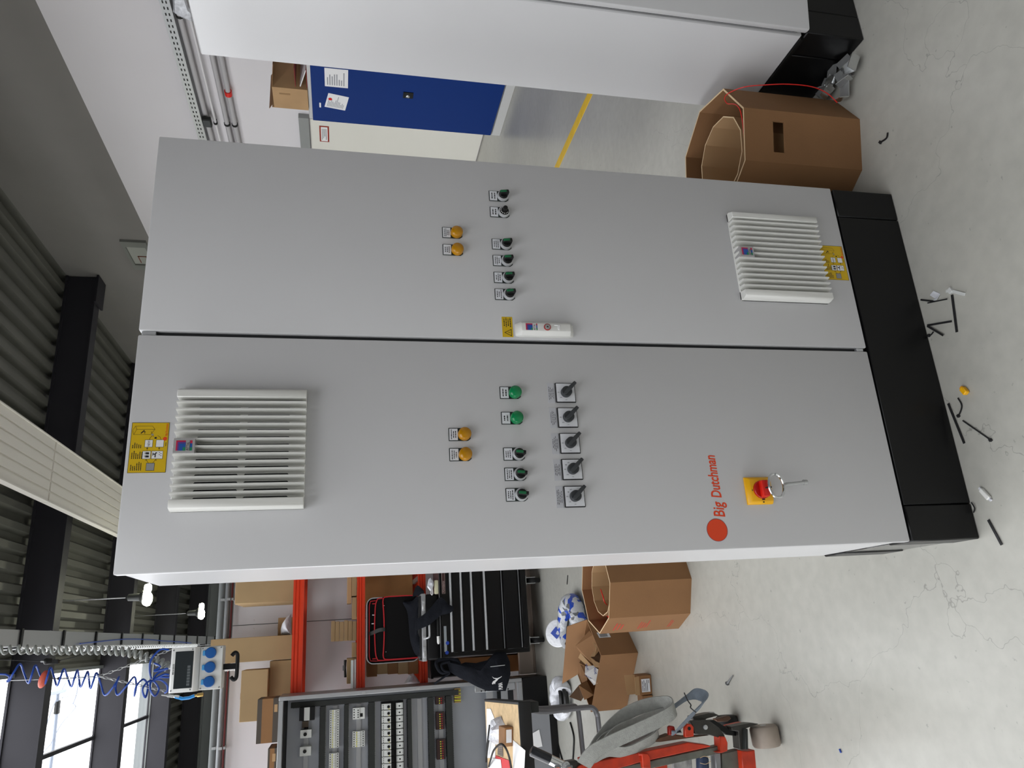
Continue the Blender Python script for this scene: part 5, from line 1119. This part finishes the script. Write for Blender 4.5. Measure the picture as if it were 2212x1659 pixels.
MB().lathe([(.012, -.037), (.012, .037)], ((A.x + B.x) / 2, YL + .02, .052), (1, 0, .06), 14).build('axle', STEEL, q)
pl_([(1440, 925), (1530, 932), (1630, 910), (1660, 1240), (1470, 1240)], 'leg_tube', LIFTO, YL - .01, .05)
pl_([(1160, 960), (1270, 940), (1420, 905), (1430, 1240), (1180, 1240)], 'steel_post', mat('old_steel', (104, 106, 98)), YL + .02, .04)
pl_([(1070, 955), (1150, 950), (1160, 1240), (1090, 1240)], 'steel_post', GREY, YL + .01, .04)
MB().lathe([(.02, 0), (.0225, .01), (.0225, .10), (.02, .11)], zl(890, 1000, 'Y', YL + .04), zl(900, 1300, 'Y', YL + .04) - zl(890, 1000, 'Y', YL + .04), 18).build('blue_roll', mat('roll_blue', (40, 54, 82), .5), lt)
MB().tube(spline([zl(860, 1025, 'Y', YL + .012), zl(920, 1000, 'Y', YL + .012), zl(1000, 1020, 'Y', YL + .012)]), .001, 5).tube(spline([zl(860, 1095, 'Y', YL + .012), zl(940, 1110, 'Y', YL + .012), zl(1010, 1070, 'Y', YL + .012)]), .001, 5).build('twine', CARDE, lt)
pl_([(490, 1085), (690, 1035), (745, 1020), (755, 1240), (500, 1240)], 'white_panel', mat('panel_worn', (150, 150, 148), .6, var=.4, scale=40), YL + .04, .02)
pl_([(230, 1130), (400, 1100), (410, 1240), (230, 1240)], 'stop_block', LIFTO, YL + .02, .03)
hA, hM, hB = zd(165, 1432, 'Y', YL), zd(312, 1500, 'Y', YL), zd(425, 1555, 'Y', YL)
gp = MB().tube([hA, hA.lerp(hM, .06), hM], [.012, .0175, .0175], 16).build('grip', mat('grip_black', (24, 26, 32), .3), lt)
MB().tube([hM, hB], .0165, 16).build('handle_bar', CHROME, lt)
MB().lathe([(.012, -.004), (.012, .004)], zd(440, 1545, 'Y', YL - .02), (0, -1, 0), 16).lathe([(.005, .004), (.004, .008)], zd(440, 1545, 'Y', YL - .02), (0, -1, 0), 12).build('handle_bolt', STEEL, lt)
pl_([(440, 1520), (520, 1508), (560, 1545), (570, 1600), (450, 1600)], 'mast_head', mat('dark_steel', (60, 58, 54)), YL + .01, .04, zd)
for a in (350, 440): pl_([(a, 1548), (a + 50, 1545), (a + 55, 1620), (a, 1620)], 'cheek_plate', GREY, YL - .03, .006, zd)
for a in (358, 448): pl_([(a, 1565), (a + 30, 1560), (a + 34, 1620), (a, 1620)], 'paint_patch', mat('paint_orange_pale', (240, 134, 96), .5), YL - .032, .002, zd)
pl_([(450, 1590), (640, 1570), (760, 1560), (700, 1640), (470, 1640)], 'pump_body', mat('old_steel', (104, 106, 98)), YL + .0, .06, zd)
pl_([(535, 1490), (590, 1475), (560, 1500), (540, 1510)], 'mast_hook', LIFTO, YL + .03, .02, zd)
# the sling: several flat loops
sl = thing('webbing_sling', 'grey webbing sling hanging in folded loops on the lifting trolley', 'sling', (-.52, 1.1, .5))
def strap(pts, w_, m=SLING, dirv=(0, 1, 0), name='loop', n=6):
    P = [zd(a, b, 'Y', y) for a, b, y in pts]; P = spline(P, n)
    MB().ribbon(P, dirv, w_, .004).build(name, m, sl)
dv = (.45, -.35, .8)
strap([(575, 1545, 1.07), (640, 1450, 1.05), (760, 1380, 1.04), (1000, 1270, 1.03), (1200, 1175, 1.03), (1270, 1120, 1.04), (1262, 1075, 1.08), (1200, 1062, 1.12), (1050, 1085, 1.14), (900, 1150, 1.15), (780, 1250, 1.15), (690, 1360, 1.14), (640, 1440, 1.13)], .05, dirv=[V((.75, -.25, .25))] * 73)
strap([(640, 1500, 1.09), (760, 1440, 1.08), (900, 1440, 1.09), (1040, 1380, 1.09), (1120, 1330, 1.10), (1145, 1290, 1.12), (1110, 1265, 1.15), (1000, 1240, 1.16), (860, 1280, 1.16), (740, 1330, 1.15), (680, 1390, 1.14)], .045, dirv=[V((.6, -.5, .2))] * 61)
strap([(620, 1520, 1.085), (700, 1420, 1.1), (820, 1290, 1.12), (980, 1220, 1.13), (1100, 1170, 1.13), (1180, 1150, 1.14), (1150, 1220, 1.15), (1000, 1310, 1.15), (820, 1400, 1.13), (680, 1500, 1.11)], .045, dirv=[V((.7, -.4, .15))] * 55)
SB = mat('sling_bluegrey', (118, 128, 138), .8, var=.1, scale=60, bump=.3, bscale=300)
strap([(1225, 1130, 1.1), (1285, 1085, 1.11), (1330, 1050, 1.12), (1390, 1012, 1.13), (1450, 998, 1.12), (1505, 1018, 1.09), (1500, 1060, 1.07), (1440, 1125, 1.06), (1370, 1200, 1.07), (1300, 1275, 1.08), (1285, 1300, 1.09)], .042, SB, dirv=[V((.62, -.55, -.35))] * 61)
MB().tube(spline([zd(1348, 985, 'Y', 1.06), zd(1375, 1045, 'Y', 1.055), zd(1400, 1080, 'Y', 1.045), zd(1398, 1102, 'Y', 1.035), zd(1440, 1138, 'Y', 1.035)]), .0022, 6).build('tie', INK, sl)

# ------------------------------------------------------------------ open carton with waste, small cartons, wrapped coils
zo = Zm(1170, 1280, 7.54)
ob = thing('carton', 'open cardboard box full of packaging in front of the left drum', 'box', (-.35, 2.65, 0))
A, Bc = V((-.302, 2.422)), V((-.602, 2.69)); dd = V((.69, .724)); Cc = Bc + dd * .27; Dc = A + dd * .27; hb = .211; tk = .005
inn = lambda p: p + ((A + Bc + Cc + Dc) / 4 - p).normalized() * .008
for p, q in ((A, Bc), (Bc, Cc), (Cc, Dc), (Dc, A)):
    MB().prism([tuple(p), tuple(q), tuple(inn(q)), tuple(inn(p))], 'z', .001, hb).build('side', CARD, ob)
MB().prism([tuple(inn(p)) for p in (A, Bc, Cc, Dc)], 'z', .002, .008).build('bottom', CARD, ob)
t3 = lambda p, z: V((p.x, p.y, z))
def flap(pts, m=CARD, name='flap'): MB().slab(pts, .004).build(name, m, ob)
flap([t3(Dc, hb), t3(Cc, hb), t3(Cc, hb) + V((-.05, .10, .07)), t3(Dc, hb) + V((-.03, .10, .09))])
flap([zo(840, 690, 'Y', 2.60), zo(790, 615, 'Y', 2.66), zo(565, 860, 'Y', 2.72), zo(640, 980, 'Y', 2.70), zo(850, 1160, 'Y', 2.60), zo(940, 960, 'Y', 2.55)])
flap([zo(640, 980, 'Y', 2.72), zo(605, 1060, 'Y', 2.74), zo(740, 1190, 'Y', 2.68), zo(830, 1195, 'Y', 2.64)], CARDD)
flap([zo(610, 1140, 'Y', 2.80), zo(700, 1190, 'Y', 2.78), zo(745, 1430, 'Y', 2.76), zo(655, 1470, 'Y', 2.80), zo(595, 1320, 'Y', 2.83)])
flap([zo(605, 1510, 'Y', 2.70), zo(735, 1432, 'Y', 2.70), zo(850, 1670, 'Y', 2.66), zo(700, 1750, 'Y', 2.70)])
flap([zo(605, 1510, 'Y', 2.72), zo(690, 1700, 'Y', 2.72), zo(640, 1770, 'Y', 2.74), zo(450, 1700, 'Y', 2.76)], mat('carton_inside', (92, 68, 46), .85))
a0 = t3(A, 0); w1 = dd.to_3d(); nrm = V((w1.y, -w1.x, 0))
MB().slab([a0 + w1 * x + nrm * .001 + V((0, 0, z)) for x, z in ((.125, .115), (.165, .118), (.165, .185), (.125, .182))], .0006).build('barcode_label', LABEL, ob)
mb = MB()
for k in range(11): mb.slab([a0 + w1 * (.130 + k * .0028) + nrm * .0018 + V((0, 0, .13)), a0 + w1 * (.130 + k * .0028 + (.0008, .0015, .0011)[k % 3]) + nrm * .0018 + V((0, 0, .13)), a0 + w1 * (.130 + k * .0028 + (.0008, .0015, .0011)[k % 3]) + nrm * .0018 + V((0, 0, .175)), a0 + w1 * (.130 + k * .0028) + nrm * .0018 + V((0, 0, .175))], .0003)
mb.build('barcode', INK, ob)
t = thing('carton', 'small empty brown carton tilted inside the open cardboard box', 'box', zo(870, 1000, 'Y', 2.56))
MB().slab([zo(830, 805, 'Y', 2.57), zo(905, 860, 'Y', 2.55), zo(945, 935, 'Y', 2.53), zo(860, 1040, 'Y', 2.52), zo(790, 1045, 'Y', 2.54), zo(880, 920, 'Y', 2.55)], .003).build('flap', CARDD, t)
MB().slab([zo(790, 1045, 'Y', 2.545), zo(955, 945, 'Y', 2.53), zo(955, 1140, 'Y', 2.52), zo(880, 1110, 'Y', 2.53)], .003).build('inside', mat('carton_inside', (92, 68, 46)), t)
MB().slab([zo(785, 1055, 'Y', 2.54), zo(880, 1120, 'Y', 2.52), zo(950, 1150, 'Y', 2.5), zo(945, 1230, 'Y', 2.5), zo(860, 1210, 'Y', 2.52)], .003).build('flap', CARDD, t)
t = thing('packing_paper', 'white packing paper with blue print sticking out of the open box', 'paper', zo(830, 1350, 'Y', 2.58))
MB().slab([zo(700, 1320, 'Y', 2.60), zo(870, 1220, 'Y', 2.56), zo(935, 1260, 'Y', 2.54), zo(905, 1480, 'Y', 2.55), zo(850, 1510, 'Y', 2.57)], .002).slab([zo(710, 1200, 'Y', 2.62), zo(870, 1185, 'Y', 2.58), zo(868, 1222, 'Y', 2.572), zo(705, 1310, 'Y', 2.605)], .002).build('sheet', WHITE, t)
BP = mat('print_royal', (40, 70, 160), .6)
u = (zo(820, 1385, 'Y', 2.565) - zo(715, 1330, 'Y', 2.58)); u2 = u.normalized()
MB().text('EATON', .017, zo(722, 1345, 'Y', 2.574) , ux=-u2 if u2.x > 0 else u2, uy=(0, 0, 1), sx=.7, fat=.03).build('print', BP, t, rec=False)
MB().text('EATON', .017, zo(895, 1325, 'Y', 2.53), ux=(1, 0, 0), uy=(-.1, 0, 1), sx=.6, fat=.03).build('print', BP, t, rec=False)
MB().text('EATON', .015, zo(765, 1255, 'Y', 2.58), ux=(1, 0, .2), uy=(-.2, 0, 1), sx=.6, fat=.03).build('print', BP, t, rec=False)
# small cartons
t = thing('carton', 'small opened carton with a white label left of the open box', 'box', (-.455, 2.3, 0))
MB().prism([(-.502, 2.285), (-.408, 2.275), (-.402, 2.355), (-.496, 2.365)], 'z', .001, .07).build('body', CARD, t, bevel=.002)
MB().slab([(-.488, 2.2805, .012), (-.425, 2.274, .012), (-.425, 2.274, .058), (-.488, 2.2805, .058)], .0008).build('label', LABEL, t)
b = MB()
for r_ in range(5):
    for xa, xb in (((-.484, -.455), (-.452, -.436)), ((-.484, -.466), (-.462, -.431)), ((-.484, -.444),), ((-.484, -.43),), ((-.446, -.431),))[r_]:
        z_ = .052 - r_ * .0085; b.add([(xa, 2.2742 - (xa + .455) * .1, z_), (xb, 2.2742 - (xb + .455) * .1, z_), (xb, 2.2742 - (xb + .455) * .1, z_ + .0026), (xa, 2.2742 - (xa + .455) * .1, z_ + .0026)], [(0, 1, 2, 3)])
b.build('label_print', INK, t, rec=False)
MB().slab([(-.5, 2.284, .07), (-.41, 2.275, .07), (-.412, 2.262, .098), (-.498, 2.272, .098)], .003).build('flap', CARDD, t); MB().slab([(-.498, 2.33, .07), (-.404, 2.33, .07), (-.404, 2.335, .125), (-.498, 2.335, .12)], .003).build('flap', CARDD, t)
carton('carton', 'flat brown carton lying behind the small labelled carton', [(-.575, 2.29), (-.505, 2.283), (-.50, 2.36), (-.57, 2.367)], .001, .055, CARD, tape=False)
# wrapped conduit coils
FILM = bpy.data.materials.new('printed_film'); FILM.use_nodes = True
nt = FILM.node_tree; p = nt.nodes['Principled BSDF']; tc = nt.nodes.new('ShaderNodeTexCoord'); ck = nt.nodes.new('ShaderNodeTexVoronoi'); ck.inputs['Scale'].default_value = 26
rp = nt.nodes.new('ShaderNodeValToRGB'); rp.color_ramp.interpolation = 'CONSTANT'; rp.color_ramp.elements[0].color = (.02, .07, .45, 1); rp.color_ramp.elements[1].position = .30; rp.color_ramp.elements[1].color = (.55, .57, .6, 1); e = rp.color_ramp.elements.new(.8); e.color = (.14, .15, .16, 1)
nt.links.new(tc.outputs['Object'], ck.inputs['Vector']); sx = nt.nodes.new('ShaderNodeSeparateColor'); nt.links.new(ck.outputs['Color'], sx.inputs[0]); nt.links.new(sx.outputs[0], rp.inputs['Fac']); nt.links.new(rp.outputs['Color'], p.inputs['Base Color']); p.inputs['Roughness'].default_value = .2
nz = nt.nodes.new('ShaderNodeTexNoise'); nz.inputs['Scale'].default_value = 45; bp = nt.nodes.new('ShaderNodeBump'); bp.inputs['Strength'].default_value = .6; bp.inputs['Distance'].default_value = .01; nt.links.new(tc.outputs['Object'], nz.inputs['Vector']); nt.links.new(nz.outputs['Fac'], bp.inputs['Height']); nt.links.new(bp.outputs['Normal'], p.inputs['Normal'])
def coil(name, label, c, R_, r_, a0, a1, film, tilt=0.0):
    t = thing(name, label, 'conduit coil', (c[0], c[1], 0))
    c = V((c[0], c[1], r_ + .004)); mb = MB()
    for k, (dr, dz) in enumerate(((0, -.02), (.024, .0), (-.024, 0), (0, .022))): mb.tube([c + V(((R_ + dr) * math.cos(2 * math.pi * i / 36), (R_ + dr) * math.sin(2 * math.pi * i / 36), dz)) for i in range(37)], .0135, 8)
    mb.build('conduit', mat('conduit_black', (16, 16, 17), .45), t)
    pts = [c + V((R_ * math.cos(a), R_ * math.sin(a), .004 * math.sin(9 * a))) for a in [math.radians(a0 + (a1 - a0) * i / 30) for i in range(31)]]
    mb = MB(); mb.tube(pts, [r_ * (1 + .10 * noise.noise(p * 22)) for p in pts], 12); mb.build('film', film, t)
    return t
coil('conduit_coil', 'black conduit coil in film with blue print behind the left drum', (-.135, 3.42), .148, .056, -100, 140, FILM)
coil('conduit_coil', 'black conduit coil in clear film near the enclosure plinth', (-.62, 3.86), .095, .052, -60, 235, PLASTW)
c = V((-.185, 3.70, .085)); ax = V((.05, -.75, .62)).normalized()
t = thing('film_disc', 'round white film-wrapped disc with a blue square, leaning on the conduit coil', 'disc', (c.x, c.y, 0))
MB().lathe([(.07, -.012), (.092, -.006), (.094, 0), (.088, .006), (.05, .010), (.001, .010)], c, ax, 28).build('disc', mat('film_white', (224, 226, 230), .3, bump=.5, bscale=30), t)
ux_ = V((1, .05, 0)); ux_ = (ux_ - ax * ux_.dot(ax)).normalized(); uy_ = ax.cross(ux_); o_ = c + ax * .0115 + V((.004, 0, .01))
if uy_.z < 0: uy_ = -uy_
R2 = lambda a, b: o_ + (ux_ * a + uy_ * b)
MB().add([R2(-.044, -.004), R2(-.004, -.046), R2(.040, -.004), R2(0, .040)], [(0, 1, 2, 3)]).build('blue_square', mat('print_royal', (40, 70, 160)), t, rec=False)
MB().slab([R2(-.018, -.018), R2(-.002, -.036), R2(.012, -.014), R2(-.008, .002)], -.0006).build('emblem', WHITE, t)
tag(MB().tube(spline([zo(495, 340, 'Z', .10), zo(435, 480, 'Z', .10), zo(415, 700, 'Z', .09), zo(450, 920, 'Z', .05), zo(520, 1020, 'Z', .02), zo(620, 1100, 'Z', .008)]), .007, 8).build('cable', RUBBER), 'black conduit end bowing out of the film-wrapped coil', 'cable')
for pts, lb in ((((350, 1255), (380, 1400), (425, 1560)), 'left one of two thin black cables on the floor by the trolley'), (((470, 1215), (497, 1320), (496, 1420), (487, 1560)), 'right one of two thin black cables on the floor by the trolley')):
    tag(MB().tube(spline([zd(a, b, 'Z', .006) for a, b in pts]), .006, 8).build('cable', RUBBER), lb, 'cable')

# clutter under the lowest shelf, film on the wall tray, white cord by the lettered carton
carton('carton', 'dark brown carton on the floor under the rack behind the cloth bag', [(-.47, 4.85), (-.34, 4.85), (-.34, 5.2), (-.47, 5.2)], .001, .62, mat('carton_dusk', (140, 92, 52), .85), tape=False)
carton('carton', 'low carton on the floor under the rack behind the tool chest', [(-.32, 4.85), (.1, 4.85), (.1, 5.2), (-.32, 5.2)], .001, .5, CARD, tape=False)
t = thing('storage_bin', 'black plastic bin on top of the dark brown carton under the rack', 'bin', (-.405, 5.0, .621))
MB().box(-.475, -.335, 4.84, 5.2, .6215, .85).build('body', BLACK, t, bevel=.01); MB().box(-.48, -.33, 4.832, 5.208, .835, .858).build('rim', DARK, t, bevel=.004)
zq = Zm(0, 0, 3.568)
pf = [zq(a, b, 'X', 5.285) for a, b in ((1330, -40), (1335, 95), (1400, 125), (1490, 165), (1485, 80), (1455, 55), (1420, -40))]
tag(MB().puff(pf, (-1, 0, 0), .05, 5, amp=.03, fr=14, back=.2).build('plastic_film', PLASTW), 'crumpled clear plastic film hanging on the perforated wall tray', 'film')
tag(MB().tube(helix((-.297, 4.87), .011, 12, 2.33, 2.46, 14), .0032, 6).build('spiral_cable', WHITE), 'short white spiral cord standing behind the lettered carton', 'cord')

tag(MB().tube([zc(1308, 85, 'Z', .004), zc(1303, 160, 'Z', .004)], .003, 6).build('wire_piece', RUBBER), 'short thin black wire piece on the floor right of the white disc', 'wire')
tag(MB().obox(zo(403, 922, 'Z', .006), (.02, .014, .011), .5).build('plastic_piece', INK, bevel=.002), 'small black plastic piece on the floor before the white disc', 'plastic piece')
tag(MB().obox(W(1815, 1622, 'Z', .004), (.012, .005, .005), .4).build('plastic_piece', mat('speck_blue', (30, 70, 160)), bevel=.001), 'tiny blue plastic piece on the open floor at the lower left', 'plastic piece')
